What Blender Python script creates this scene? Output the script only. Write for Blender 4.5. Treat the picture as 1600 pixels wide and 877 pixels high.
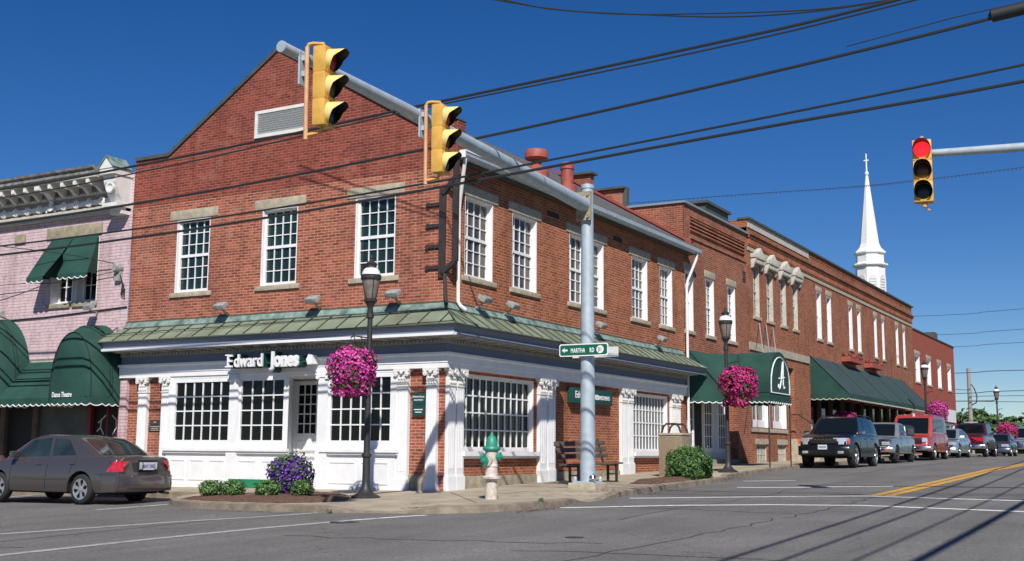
import bpy, bmesh, math, random
from mathutils import Vector, Matrix
random.seed(7)
R=math.radians; PI=math.pi
for o in list(bpy.data.objects): bpy.data.objects.remove(o)
sc=bpy.context.scene; col=sc.collection
# ------------------------------------------------------------------ camera, sky, sun
cam=bpy.data.objects.new('camera',bpy.data.cameras.new('camera')); col.objects.link(cam); sc.camera=cam
yaw,pitch,roll=5.18703429e-01,1.44245663e-01,-7.73846356e-03
fw=Vector((math.cos(pitch)*math.cos(yaw),math.cos(pitch)*math.sin(yaw),math.sin(pitch)))
rt=fw.cross(Vector((0,0,1))).normalized(); dn=fw.cross(rt)
c_,s_=math.cos(roll),math.sin(roll)
r2=c_*rt+s_*dn; d2=-s_*rt+c_*dn
m=Matrix((r2,-d2,-fw)).transposed().to_4x4(); m.translation=Vector((-21.345,-13.837,0.872)); cam.matrix_world=m
cam.data.sensor_width=36; cam.data.lens=1825.69*36/1600; cam.data.clip_end=6000; cam.data.clip_start=.1
SAZ,SEL=R(34.5),R(42.5)           # azimuth in which the light travels, elevation
w=bpy.data.worlds.new('World'); sc.world=w; w.use_nodes=True
nt=w.node_tree; bg=nt.nodes['Background']
sky=nt.nodes.new('ShaderNodeTexSky'); sky.sky_type='NISHITA'; sky.sun_disc=False
sky.sun_elevation=SEL; sky.sun_rotation=PI/2-(SAZ+PI)
sky.air_density=1.0; sky.dust_density=.0; sky.ozone_density=4.5; sky.altitude=1500
hs=nt.nodes.new('ShaderNodeHueSaturation'); hs.inputs['Saturation'].default_value=1.30; hs.inputs['Hue'].default_value=.511; nt.links.new(sky.outputs[0],hs.inputs['Color'])
nt.links.new(hs.outputs[0],bg.inputs[0]); bg.inputs[1].default_value=.074
sl=bpy.data.lights.new('sun','SUN'); sl.energy=5.0; sl.angle=R(.5); sl.color=(1,.955,.89)
so=bpy.data.objects.new('sun',sl); col.objects.link(so)
sd=Vector((math.cos(SAZ)*math.cos(SEL),math.sin(SAZ)*math.cos(SEL),-math.sin(SEL)))
so.rotation_euler=sd.to_track_quat('-Z','Y').to_euler(); so.location=(-30,-20,40)
sc.view_settings.view_transform='Standard'; sc.view_settings.look='None'; sc.view_settings.exposure=.12; sc.view_settings.gamma=1
sc.render.engine='CYCLES'
# ------------------------------------------------------------------ materials
def mat(name,c,rough=.7,metal=0,spec=.5,noise=0,nscale=3,bump=0,bscale=40,emit=None,coat=0,c2=None,detail=4):
    m=bpy.data.materials.new(name); m.use_nodes=True; n=m.node_tree.nodes; l=m.node_tree.links; p=n['Principled BSDF']
    p.inputs['Base Color'].default_value=(*c,1); p.inputs['Roughness'].default_value=rough; p.inputs['Metallic'].default_value=metal
    p.inputs['Specular IOR Level'].default_value=spec; p.inputs['Coat Weight'].default_value=coat; p.inputs['Coat Roughness'].default_value=.05
    if emit: p.inputs['Emission Color'].default_value=(*emit[0],1); p.inputs['Emission Strength'].default_value=emit[1]
    tc=n.new('ShaderNodeTexCoord')
    if noise or c2:
        g=n.new('ShaderNodeNewGeometry'); t=n.new('ShaderNodeTexNoise'); t.inputs['Scale'].default_value=nscale; t.inputs['Detail'].default_value=detail
        l.new(g.outputs['Position'],t.inputs['Vector'])
        r=n.new('ShaderNodeMapRange'); r.inputs[1].default_value=.3; r.inputs[2].default_value=.7; l.new(t.outputs[0],r.inputs[0])
        x=n.new('ShaderNodeMix'); x.data_type='RGBA'; l.new(r.outputs[0],x.inputs[0])
        a=[max(0,v*(1-noise)) for v in c]; b=c2 if c2 else [min(1,v*(1+noise)) for v in c]
        x.inputs[6].default_value=(*a,1); x.inputs[7].default_value=(*b,1); l.new(x.outputs[2],p.inputs['Base Color'])
    if bump:
        g=n.new('ShaderNodeNewGeometry'); t=n.new('ShaderNodeTexNoise'); t.inputs['Scale'].default_value=bscale; t.inputs['Detail'].default_value=5
        l.new(g.outputs['Position'],t.inputs['Vector']); b=n.new('ShaderNodeBump'); b.inputs['Strength'].default_value=bump; b.inputs['Distance'].default_value=.02
        l.new(t.outputs[0],b.inputs['Height']); l.new(b.outputs[0],p.inputs['Normal'])
    return m
def brick(name,c1,c2,mo,bw=.215,rh=.069,ms=.009,stain=.35,dark=(.12,.05,.04),bump=.6,pale=None):
    m=bpy.data.materials.new(name); m.use_nodes=True; n=m.node_tree.nodes; l=m.node_tree.links; p=n['Principled BSDF']
    p.inputs['Roughness'].default_value=.9; p.inputs['Specular IOR Level'].default_value=.2
    g=n.new('ShaderNodeNewGeometry'); sp=n.new('ShaderNodeSeparateXYZ'); sn=n.new('ShaderNodeSeparateXYZ')
    l.new(g.outputs['Position'],sp.inputs[0]); l.new(g.outputs['True Normal'],sn.inputs[0])
    ab=n.new('ShaderNodeMath'); ab.operation='ABSOLUTE'; l.new(sn.outputs[0],ab.inputs[0])
    gt=n.new('ShaderNodeMath'); gt.operation='GREATER_THAN'; gt.inputs[1].default_value=.6; l.new(ab.outputs[0],gt.inputs[0])
    mx=n.new('ShaderNodeMix'); l.new(gt.outputs[0],mx.inputs[0]); l.new(sp.outputs[0],mx.inputs[2]); l.new(sp.outputs[1],mx.inputs[3])
    cb=n.new('ShaderNodeCombineXYZ'); l.new(mx.outputs[0],cb.inputs[0]); l.new(sp.outputs[2],cb.inputs[1])
    wn=n.new('ShaderNodeTexNoise'); wn.inputs['Scale'].default_value=6; l.new(g.outputs['Position'],wn.inputs['Vector'])
    ws=n.new('ShaderNodeVectorMath'); ws.operation='SCALE'; ws.inputs[3].default_value=.012; l.new(wn.outputs[1],ws.inputs[0])
    va=n.new('ShaderNodeVectorMath'); va.operation='ADD'; l.new(cb.outputs[0],va.inputs[0]); l.new(ws.outputs[0],va.inputs[1])
    b=n.new('ShaderNodeTexBrick'); l.new(va.outputs[0],b.inputs[0]); b.inputs['Scale'].default_value=1; b.inputs['Brick Width'].default_value=bw
    b.inputs['Row Height'].default_value=rh; b.inputs['Mortar Size'].default_value=ms; b.inputs['Mortar Smooth'].default_value=.2
    b.inputs['Color1'].default_value=(*c1,1); b.inputs['Color2'].default_value=(*c2,1); b.inputs['Mortar'].default_value=(*mo,1)
    last=b.outputs[0]
    for sc_,amt,colr,lo,hi,mode in ((.55,stain*1.3,dark,.48,.72,'MIX'),(9,.42,(.30,.28,.28),.45,.72,'MULTIPLY'),(1.1,.34,pale or (.5,.3,.24),.55,.8,'MIX'),(2.6,.35,(.45,.40,.40),.52,.7,'MULTIPLY')):
        t=n.new('ShaderNodeTexNoise'); t.inputs['Scale'].default_value=sc_; t.inputs['Detail'].default_value=6; t.inputs['Roughness'].default_value=.6
        off=n.new('ShaderNodeVectorMath'); off.operation='ADD'; off.inputs[1].default_value=(sc_*3,7,sc_); l.new(g.outputs['Position'],off.inputs[0]); l.new(off.outputs[0],t.inputs['Vector'])
        r=n.new('ShaderNodeMapRange'); r.inputs[1].default_value=lo; r.inputs[2].default_value=hi; r.inputs[4].default_value=amt; l.new(t.outputs[0],r.inputs[0])
        x=n.new('ShaderNodeMix'); x.data_type='RGBA'; x.blend_type=mode; l.new(r.outputs[0],x.inputs[0]); l.new(last,x.inputs[6]); x.inputs[7].default_value=(*colr,1); last=x.outputs[2]
    mp=n.new('ShaderNodeMapping'); mp.inputs['Scale'].default_value=(3.2,3.2,.28); l.new(g.outputs['Position'],mp.inputs[0])
    t=n.new('ShaderNodeTexNoise'); t.inputs['Scale'].default_value=1; t.inputs['Detail'].default_value=5; l.new(mp.outputs[0],t.inputs['Vector'])
    r=n.new('ShaderNodeMapRange'); r.inputs[1].default_value=.52; r.inputs[2].default_value=.72; r.inputs[4].default_value=.42; l.new(t.outputs[0],r.inputs[0])
    x=n.new('ShaderNodeMix'); x.data_type='RGBA'; x.blend_type='MULTIPLY'; l.new(r.outputs[0],x.inputs[0]); l.new(last,x.inputs[6]); x.inputs[7].default_value=(.42,.38,.38,1); last=x.outputs[2]
    l.new(last,p.inputs['Base Color'])
    bp=n.new('ShaderNodeBump'); bp.inputs['Strength'].default_value=bump; bp.inputs['Distance'].default_value=.01; bp.invert=True
    l.new(b.outputs[1],bp.inputs['Height']); l.new(bp.outputs[0],p.inputs['Normal'])
    return m
M={}
M['brick']=brick('red brick',(.46,.127,.075),(.225,.053,.037),(.47,.29,.20),ms=.0105)
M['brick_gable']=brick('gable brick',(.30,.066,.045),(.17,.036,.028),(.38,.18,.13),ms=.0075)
M['brick_side']=brick('side brick',(.47,.132,.056),(.25,.060,.033),(.47,.27,.165),stain=.3,ms=.0105)
M['brick_b']=brick('middle brick',(.40,.115,.060),(.20,.053,.034),(.42,.25,.165),ms=.0105)
M['brick_c']=brick('long brick',(.42,.122,.057),(.21,.056,.032),(.40,.235,.15),ms=.0105)
M['brick_pink']=brick('pink painted brick',(.66,.49,.51),(.63,.47,.49),(.33,.24,.25),bw=1.9,rh=.083,ms=.007,stain=.12,dark=(.45,.33,.34),pale=(.72,.52,.54))
M['paint_red']=mat('painted red masonry',(.31,.072,.042),.85,noise=.08,nscale=1.5,bump=.2,bscale=60)
M['white']=mat('white paint',(.74,.74,.735),.55,c2=(.83,.83,.83),nscale=3.5,detail=10)
M['white_old']=mat('weathered white paint',(.70,.69,.66),.7,noise=.07,nscale=5)
M['cream']=mat('cream painted trim',(.50,.475,.41),.8,noise=.16,nscale=6)
M['frieze']=mat('shade darkened white paint',(.17,.195,.26),.6,noise=.04,nscale=2)  # white frieze and fascia, deep eave shade put into the colour as blue grey
M['soffit']=mat('soffit paint',(.34,.33,.31),.7,noise=.06,nscale=4)
M['stone']=mat('sandstone',(.40,.35,.26),.9,noise=.2,nscale=7,bump=.5,bscale=30)
M['stone_dark']=mat('weathered sandstone',(.31,.27,.19),.9,noise=.25,nscale=6,bump=.6,bscale=25)
M['concrete']=mat('pavement concrete',(.36,.305,.225),.9,noise=.26,nscale=1.4,bump=.3,bscale=60,detail=8)
M['curb']=mat('kerb concrete',(.24,.195,.145),.9,noise=.35,nscale=4,bump=.8,bscale=20,detail=8)
M['copper']=mat('green copper',(.15,.165,.11),.6,c2=(.23,.28,.20),nscale=1.6,noise=.05,detail=8)
M['verdigris']=mat('verdigris flashing',(.09,.13,.11),.75,c2=(.26,.36,.32),nscale=5,noise=.15,detail=8)
M['seam']=mat('dark seam',(.075,.085,.06),.7)
M['glass_dark']=mat('dark window glass',(.004,.0045,.005),.05,spec=.28)
M['glass_teal']=mat('teal window glass',(.012,.030,.028),.06,spec=.5,noise=.4,nscale=1.2)
M['glass_mix']=mat('side window glass',(.02,.024,.028),.08,c2=(.16,.14,.11),nscale=1.3,noise=.3)
M['glass_blind']=mat('blind window glass',(.11,.12,.125),.15,noise=.35,nscale=6)
M['black']=mat('black paint',(.015,.015,.016),.45)
M['iron']=mat('dark iron',(.03,.029,.03),.5,noise=.15,nscale=10)
M['rustiron']=mat('brown iron',(.035,.026,.027),.65,noise=.25,nscale=8)
M['galv']=mat('galvanised steel',(.36,.42,.47),.55,metal=.2,c2=(.46,.54,.60),nscale=6,detail=9)
M['yellow']=mat('signal yellow',(.56,.30,.05),.55,c2=(.70,.40,.08),nscale=7,detail=9)
M['yellow_pale']=mat('faded yellow',(.80,.62,.22),.5,noise=.05,nscale=4)
M['pipe']=mat('faded orange pipe',(.62,.34,.17),.6,noise=.15,nscale=9)
M['lens_red_dim']=mat('dim red lens',(.10,.008,.005),.3,emit=((1,.05,.02),.03))
M['lens_amber']=mat('amber lens',(.09,.03,.008),.3)
M['lens_green']=mat('green lens',(.006,.02,.017),.3)
M['lens_red_on']=mat('lit red lens',(.5,.01,.01),.3,emit=((1,.02,.03),1.3))
M['asphalt']=None
M['green_sign']=mat('street sign green',(.005,.115,.065),.4)
M['dark_green']=mat('sign box green',(.010,.062,.055),.45)
M['canvas']=mat('green canvas',(.006,.040,.030),.85,c2=(.014,.070,.052),nscale=1.4,detail=7,bump=.5,bscale=3)
M['canvas_dark']=mat('weathered green canvas',(.026,.052,.054),.85,noise=.12,nscale=1.5)
M['piping']=mat('dark piping',(.006,.02,.014),.8)
M['magenta']=mat('magenta petals',(.50,.02,.24),.6); M['magenta2']=mat('pink petals',(.66,.10,.40),.6); M['magenta3']=mat('deep magenta petals',(.36,.008,.15),.6)
M['crimson']=mat('crimson petals',(.42,.01,.12),.6); M['crimson2']=mat('rose petals',(.58,.05,.22),.6)
M['purple']=mat('purple petals',(.075,.015,.19),.6); M['purple2']=mat('violet petals',(.14,.04,.30),.6)
M['leaf']=mat('leaf green',(.045,.115,.022),.55,noise=.3,nscale=9); M['leaf2']=mat('light leaf green',(.10,.19,.04),.5,noise=.25,nscale=9); M['leaf3']=mat('dark leaf green',(.02,.06,.014),.6,noise=.3,nscale=9)
M['far_leaf']=mat('far foliage',(.055,.10,.035),.8,noise=.4,nscale=.3); M['far_leaf2']=mat('far light foliage',(.09,.15,.045),.8,noise=.3,nscale=.3)
M['mulch']=mat('bark mulch',(.13,.07,.045),.95,noise=.5,nscale=14,bump=1,bscale=50)
M['bark']=mat('bark',(.10,.07,.05),.9,noise=.3)
M['soil_ground']=mat('field ground',(.10,.12,.05),.95,noise=.3,nscale=.05)
M['shingle']=mat('slate shingles',(.10,.095,.09),.85,noise=.4,nscale=6,bump=.6,bscale=14)
M['rakered']=mat('red roof metal',(.28,.06,.05),.6,noise=.1)
M['darkmetal']=mat('dark coping metal',(.07,.08,.07),.6,noise=.2)
M['greycoping']=mat('grey coping metal',(.22,.27,.29),.5)
M['ventred']=mat('painted red vent',(.33,.075,.055),.6,noise=.2,nscale=8)
M['rubber']=mat('tyre rubber',(.018,.018,.018),.85)
M['under']=mat('underbody',(.01,.01,.01),.9)
M['chrome']=mat('chrome',(.65,.66,.68),.18,metal=1)
M['alloy']=mat('alloy',(.62,.62,.64),.3,metal=.8)
M['carglass']=mat('car glass',(.006,.009,.011),.03,spec=.4)
M['sedan_glass']=mat('sedan glass',(.020,.032,.036),.03,spec=.6,noise=.5,nscale=2.2)
def paint(n,c,metal=.3,rough=.3): return mat(n,c,rough,metal,coat=.8)
M['p_bronze']=paint('bronze grey car paint',(.115,.097,.095),.55,.22)
M['p_navy']=mat('black car paint',(.006,.007,.010),.22,.0,coat=.35)
M['p_silver']=paint('silver truck paint',(.24,.27,.29),.4,.35)
M['p_red']=paint('red van paint',(.36,.045,.035),.05,.42)
M['p_blue']=paint('silver blue car paint',(.33,.39,.43),.5,.3)
M['p_maroon']=paint('maroon car paint',(.07,.012,.02),.2,.25)
M['p_slate']=paint('slate car paint',(.07,.085,.12),.4,.3)
M['taill']=mat('red tail lamp',(.30,.008,.012),.12,coat=1,c2=(.62,.03,.04),nscale=14,emit=((.8,.01,.02),.05)); M['headl']=mat('clear head lamp',(.60,.62,.65),.1,metal=.4,coat=1)
M['amberl']=mat('amber lamp',(.7,.12,.03),.3); M['plate']=mat('licence plate',(.55,.58,.66),.5); M['platetext']=mat('plate lettering',(.05,.06,.14),.6)
M['wood']=mat('weathered bench wood',(.10,.075,.06),.8,noise=.25,nscale=8)
M['hyd_green']=mat('hydrant green',(.03,.25,.17),.45,noise=.12,nscale=12); M['hyd_white']=mat('hydrant cream',(.66,.60,.54),.6,c2=(.42,.34,.27),nscale=14,detail=9)
M['aggregate']=mat('exposed aggregate',(.27,.21,.14),.95,noise=.35,nscale=40,bump=.8,bscale=90)
M['globe']=mat('frosted lamp dome',(.82,.83,.84),.35); M['lampglass']=mat('lantern glass',(.20,.165,.145),.12,noise=.2,nscale=10)
M['paint_white']=None; M['door_dark']=mat('dark doorway',(.012,.010,.009),.7); M['dim_shop']=mat('dim shop interior',(.06,.058,.05),.5,noise=.4,nscale=2)
M['redwood']=mat('red door frame',(.20,.012,.015),.5); M['greenboard']=mat('green board',(.02,.20,.09),.6,noise=.1)
M['shopsign']=mat('white shop sign',(.72,.74,.74),.6); M['polewood']=mat('grey pole wood',(.30,.27,.24),.9)
M['flood']=mat('floodlight housing',(.30,.31,.30),.5,noise=.3,nscale=14); M['cable']=mat('black cable',(.02,.024,.026),.6); M['cablecyan']=mat('weathered cable',(.03,.05,.06),.6)
M['louvre']=mat('grey louvre',(.62,.62,.60),.7); M['guttergrey']=mat('weathered gutter',(.20,.19,.18),.8,noise=.5,nscale=7,detail=8); M['flower_dull']=mat('faded red flowers',(.30,.05,.06),.8); M['bronze']=mat('bronze plaque',(.055,.040,.038),.5)
def asphalt():
    m=bpy.data.materials.new('asphalt'); m.use_nodes=True; n=m.node_tree.nodes; l=m.node_tree.links; p=n['Principled BSDF']
    g=n.new('ShaderNodeNewGeometry'); last=None
    def noi(s,d=6,vec=None):
        t=n.new('ShaderNodeTexNoise'); t.inputs['Scale'].default_value=s; t.inputs['Detail'].default_value=d; t.inputs['Roughness'].default_value=.65
        l.new(vec or g.outputs['Position'],t.inputs['Vector']); return t.outputs[0]
    def rng(i,lo,hi,a,b):
        r=n.new('ShaderNodeMapRange'); r.inputs[1].default_value=lo; r.inputs[2].default_value=hi; r.inputs[3].default_value=a; r.inputs[4].default_value=b; l.new(i,r.inputs[0]); return r.outputs[0]
    def mul(a,b):
        x=n.new('ShaderNodeMath'); x.operation='MULTIPLY'; l.new(a,x.inputs[0]); l.new(b,x.inputs[1]); return x.outputs[0]
    mp=n.new('ShaderNodeMapping'); mp.inputs['Scale'].default_value=(.12,1.3,1); l.new(g.outputs['Position'],mp.inputs[0])   # tyre-worn bands along the main street
    v=mul(rng(noi(26,4),.3,.7,.62,1.42),rng(noi(.35),.3,.7,.80,1.15)); v=mul(v,rng(noi(1.0,5,mp.outputs[0]),.3,.7,.86,1.12))
    vo=n.new('ShaderNodeTexVoronoi'); vo.feature='DISTANCE_TO_EDGE'; vo.inputs['Scale'].default_value=.16
    wv=n.new('ShaderNodeTexNoise'); wv.inputs['Scale'].default_value=1.1; wv.inputs['Detail'].default_value=6; l.new(g.outputs['Position'],wv.inputs['Vector'])
    sc2=n.new('ShaderNodeVectorMath'); sc2.operation='SCALE'; sc2.inputs[3].default_value=.9; l.new(wv.outputs[1],sc2.inputs[0])
    ad=n.new('ShaderNodeVectorMath'); ad.operation='ADD'; l.new(g.outputs['Position'],ad.inputs[0]); l.new(sc2.outputs[0],ad.inputs[1]); l.new(ad.outputs[0],vo.inputs['Vector'])
    v=mul(v,rng(vo.outputs[0],.0,.004,.75,1.0))
    x=n.new('ShaderNodeVectorMath'); x.operation='SCALE'; x.inputs[0].default_value=(.158,.152,.143); l.new(v,x.inputs[3]); l.new(x.outputs[0],p.inputs['Base Color'])
    p.inputs['Roughness'].default_value=.85; p.inputs['Specular IOR Level'].default_value=.25
    b=n.new('ShaderNodeBump'); b.inputs['Strength'].default_value=.35; b.inputs['Distance'].default_value=.01; l.new(noi(90,3),b.inputs['Height']); l.new(b.outputs[0],p.inputs['Normal'])
    return m
M['asphalt']=asphalt()
def worn(name,c,thr=.42):
    m=mat(name,c,.7); n=m.node_tree.nodes; l=m.node_tree.links; p=n['Principled BSDF']
    g=n.new('ShaderNodeNewGeometry'); t=n.new('ShaderNodeTexNoise'); t.inputs['Scale'].default_value=7; t.inputs['Detail'].default_value=8; t.inputs['Roughness'].default_value=.75; l.new(g.outputs['Position'],t.inputs['Vector'])
    r=n.new('ShaderNodeMapRange'); r.inputs[1].default_value=thr; r.inputs[2].default_value=thr+.12; l.new(t.outputs[0],r.inputs[0])
    x=n.new('ShaderNodeMix'); x.data_type='RGBA'; l.new(r.outputs[0],x.inputs[0]); x.inputs[6].default_value=(.17,.165,.155,1); x.inputs[7].default_value=(*c,1); l.new(x.outputs[2],p.inputs['Base Color']); return m
M['paint_white']=worn('worn white paint',(.74,.74,.72),.34); M['paint_worn']=worn('thin white paint',(.40,.40,.39),.36); M['paint_yellow']=worn('worn yellow paint',(.60,.33,.05),.33)
# ------------------------------------------------------------------ mesh helpers
ORG={}
class MB:
    def __init__(s): s.v=[]; s.f=[]; s.m=[]
    def add(s,vs,fs,m=0):
        b=len(s.v); s.v+= [Vector(v) for v in vs]; s.f+=[[i+b for i in f] for f in fs]; s.m+=[m]*len(fs); return s
    def quad(s,*p,m=0): return s.add(p,[list(range(len(p)))],m)
    def box(s,x0,y0,z0,x1,y1,z1,m=0):
        return s.add([(x0,y0,z0),(x1,y0,z0),(x1,y1,z0),(x0,y1,z0),(x0,y0,z1),(x1,y0,z1),(x1,y1,z1),(x0,y1,z1)],
          [[3,2,1,0],[4,5,6,7],[0,1,5,4],[1,2,6,5],[2,3,7,6],[3,0,4,7]],m)
    def beam(s,p,q,w,h,up=(0,0,1),m=0):
        p=Vector(p);q=Vector(q);d=(q-p).normalized();a=d.cross(Vector(up))
        if a.length<1e-4: a=d.cross(Vector((1,0,0)))
        a.normalize();b=a.cross(d).normalized()
        vs=[c+a*(i*w/2)+b*(j*h/2) for c in (p,q) for i,j in ((-1,-1),(1,-1),(1,1),(-1,1))]
        return s.add(vs,[[0,3,2,1],[4,5,6,7],[0,1,5,4],[1,2,6,5],[2,3,7,6],[3,0,4,7]],m)
    def tube(s,pts,r,n=8,m=0):
        pts=[Vector(p) for p in pts]; rs=r if isinstance(r,(list,tuple)) else [r]*len(pts); rings=[]; ref=None
        for i,p in enumerate(pts):
            d=(pts[min(i+1,len(pts)-1)]-pts[max(i-1,0)]).normalized()
            if ref is None: ref=d.orthogonal().normalized()
            ref=(ref-d*ref.dot(d)); ref=ref.normalized() if ref.length>1e-5 else d.orthogonal().normalized()
            b=d.cross(ref); rings.append([p+(ref*math.cos(2*PI*k/n)+b*math.sin(2*PI*k/n))*rs[i] for k in range(n)])
        vs=[v for g in rings for v in g]; fs=[[i*n+k,i*n+(k+1)%n,(i+1)*n+(k+1)%n,(i+1)*n+k] for i in range(len(pts)-1) for k in range(n)]
        fs+=[list(range(n))[::-1],[(len(pts)-1)*n+k for k in range(n)]]
        return s.add(vs,fs,m)
    def lathe(s,c,prof,n=16,m=0,axis='z',caps=True):
        c=Vector(c)
        def P(r,h,a):
            u,v=r*math.cos(a),r*math.sin(a)
            return c+(Vector((u,v,h)) if axis=='z' else Vector((u,h,v)) if axis=='y' else Vector((h,u,v)))
        vs=[P(r,h,2*PI*k/n) for r,h in prof for k in range(n)]
        fs=[[i*n+k,i*n+(k+1)%n,(i+1)*n+(k+1)%n,(i+1)*n+k] for i in range(len(prof)-1) for k in range(n)]
        if caps: fs+=[list(range(n))[::-1],[(len(prof)-1)*n+k for k in range(n)]]
        return s.add(vs,fs,m)
    def prism(s,poly,f0,f1,m=0):       # poly: 2d points; f0,f1 map (u,v)->3d for the two ends
        n=len(poly); vs=[f0(*p) for p in poly]+[f1(*p) for p in poly]
        return s.add(vs,[list(range(n))[::-1],[n+i for i in range(n)]]+[[i,(i+1)%n,n+(i+1)%n,n+i] for i in range(n)],m)
    def grid(s,rows,m=0,cyc=False):
        n=len(rows[0]); vs=[v for r in rows for v in r]
        fs=[[i*n+k,i*n+k+1,(i+1)*n+k+1,(i+1)*n+k] for i in range(len(rows)-1) for k in range(n-1)]
        return s.add(vs,fs,m)
def tag(o,label=None,cat=None,group=None,kind=None):
    if label: o['label']=label
    if cat: o['category']=cat
    if group: o['group']=group
    if kind: o['kind']=kind
    return o
def thing(name,label,cat,loc=(0,0,0),group=None,kind=None):
    o=bpy.data.objects.new(name,None); o.empty_display_size=.3; col.objects.link(o); o.location=loc; ORG[o]=Vector(loc); return tag(o,label,cat,group,kind)
def obj(name,mb,mats,parent=None,smooth=False,angle=40,label=None,bevel=0):
    if not isinstance(mats,(list,tuple)): mats=[mats]
    mats=[M[k] if isinstance(k,str) else k for k in mats]
    lo=[min(v[i] for v in mb.v) for i in range(3)]; hi=[max(v[i] for v in mb.v) for i in range(3)]
    c=Vector(((lo[0]+hi[0])/2,(lo[1]+hi[1])/2,(lo[2]+hi[2])/2 if parent else lo[2]))
    me=bpy.data.meshes.new(name); me.from_pydata([v-c for v in mb.v],[],mb.f)
    for x in mats: me.materials.append(x)
    me.polygons.foreach_set('material_index',mb.m)
    bm=bmesh.new(); bm.from_mesh(me)
    if bevel:
        bmesh.ops.remove_doubles(bm,verts=bm.verts,dist=1e-4)
        bmesh.ops.bevel(bm,geom=[e for e in bm.edges if len(e.link_faces)==2 and e.calc_face_angle(0)>.6],offset=bevel,segments=2,affect='EDGES',profile=.6)
    if len(bm.faces)<30000: bmesh.ops.recalc_face_normals(bm,faces=bm.faces) if smooth or bevel else None
    bm.to_mesh(me); bm.free()
    if smooth or bevel:
        me.polygons.foreach_set('use_smooth',[True]*len(me.polygons))
        try: me.set_sharp_from_angle(angle=R(angle))
        except Exception: pass
    o=bpy.data.objects.new(name,me); col.objects.link(o); ORG[o]=c
    if parent: o.parent=parent; o.location=c-ORG[parent]
    else: o.location=c
    if label: o['label']=label
    return o
def obj_split(name,mb,mats,parent,**kw):      # every connected piece becomes a part of its own
    n=len(mb.v); par=list(range(n))
    def find(a):
        while par[a]!=a: par[a]=par[par[a]]; a=par[a]
        return a
    for f in mb.f:
        for i in f[1:]: par[find(i)]=find(f[0])
    gs={}
    for f,m_ in zip(mb.f,mb.m): gs.setdefault(find(f[0]),[]).append((f,m_))
    out=[]
    for fs in gs.values():
        q=MB(); mp={}
        for f,m_ in fs:
            for i in f:
                if i not in mp: mp[i]=len(q.v); q.v.append(mb.v[i])
            q.f.append([mp[i] for i in f]); q.m.append(m_)
        out.append(obj(name,q,mats,parent,**kw))
    return out
def copy_tree(o,parent=None):
    c=o.copy(); col.objects.link(c); c.parent=parent if parent else None
    for ch in [x for x in bpy.data.objects if x.parent==o]: copy_tree(ch,c)
    return c
def text_mb(mb,s,size,origin,right,up,depth=.01,offset=0,sx=1,align='LEFT',shear=0,m=0,space=1):
    cu=bpy.data.curves.new('t','FONT'); cu.body=s; cu.size=size; cu.extrude=depth/2; cu.offset=offset; cu.align_x=align; cu.shear=shear; cu.space_character=space; cu.resolution_u=3
    o=bpy.data.objects.new('t',cu); col.objects.link(o); dg=bpy.context.evaluated_depsgraph_get(); me=bpy.data.meshes.new_from_object(o.evaluated_get(dg))
    right=Vector(right).normalized(); up=Vector(up).normalized(); nn=right.cross(up); og=Vector(origin)
    mb.add([og+right*(v.co.x*sx)+up*v.co.y+nn*v.co.z for v in me.vertices],[list(p.vertices) for p in me.polygons],m)
    bpy.data.objects.remove(o); bpy.data.curves.remove(cu); bpy.data.meshes.remove(me)
def T(ax,c,u,z): return (c,u,z) if ax=='x' else (u,c,z)
def abox(mb,ax,c0,c1,u0,u1,z0,z1,m=0):
    if ax=='x': mb.box(min(c0,c1),u0,z0,max(c0,c1),u1,z1,m)
    else: mb.box(u0,min(c0,c1),z0,u1,max(c0,c1),z1,m)
def wallholes(mb,ax,c,u0,u1,z0,z1,holes,depth=.22,m=0):
    us=sorted({u0,u1,*[h[0] for h in holes],*[h[1] for h in holes]}); zs=sorted({z0,z1,*[h[2] for h in holes],*[h[3] for h in holes]})
    us=[u for u in us if u0<=u<=u1]; zs=[z for z in zs if z0<=z<=z1]
    for a,b in zip(us,us[1:]):
        for e,f in zip(zs,zs[1:]):
            cu,cz=(a+b)/2,(e+f)/2
            if any(h[0]<cu<h[1] and h[2]<cz<h[3] for h in holes): continue
            mb.quad(T(ax,c,a,e),T(ax,c,b,e),T(ax,c,b,f),T(ax,c,a,f),m=m)
    for h in holes:
        a,b,e,f=h[:4]; d=c+depth
        mb.quad(T(ax,c,a,e),T(ax,d,a,e),T(ax,d,a,f),T(ax,c,a,f),m=m); mb.quad(T(ax,c,b,e),T(ax,d,b,e),T(ax,d,b,f),T(ax,c,b,f),m=m)
        mb.quad(T(ax,c,a,e),T(ax,d,a,e),T(ax,d,b,e),T(ax,c,b,e),m=m); mb.quad(T(ax,c,a,f),T(ax,d,a,f),T(ax,d,b,f),T(ax,c,b,f),m=m)
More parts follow.
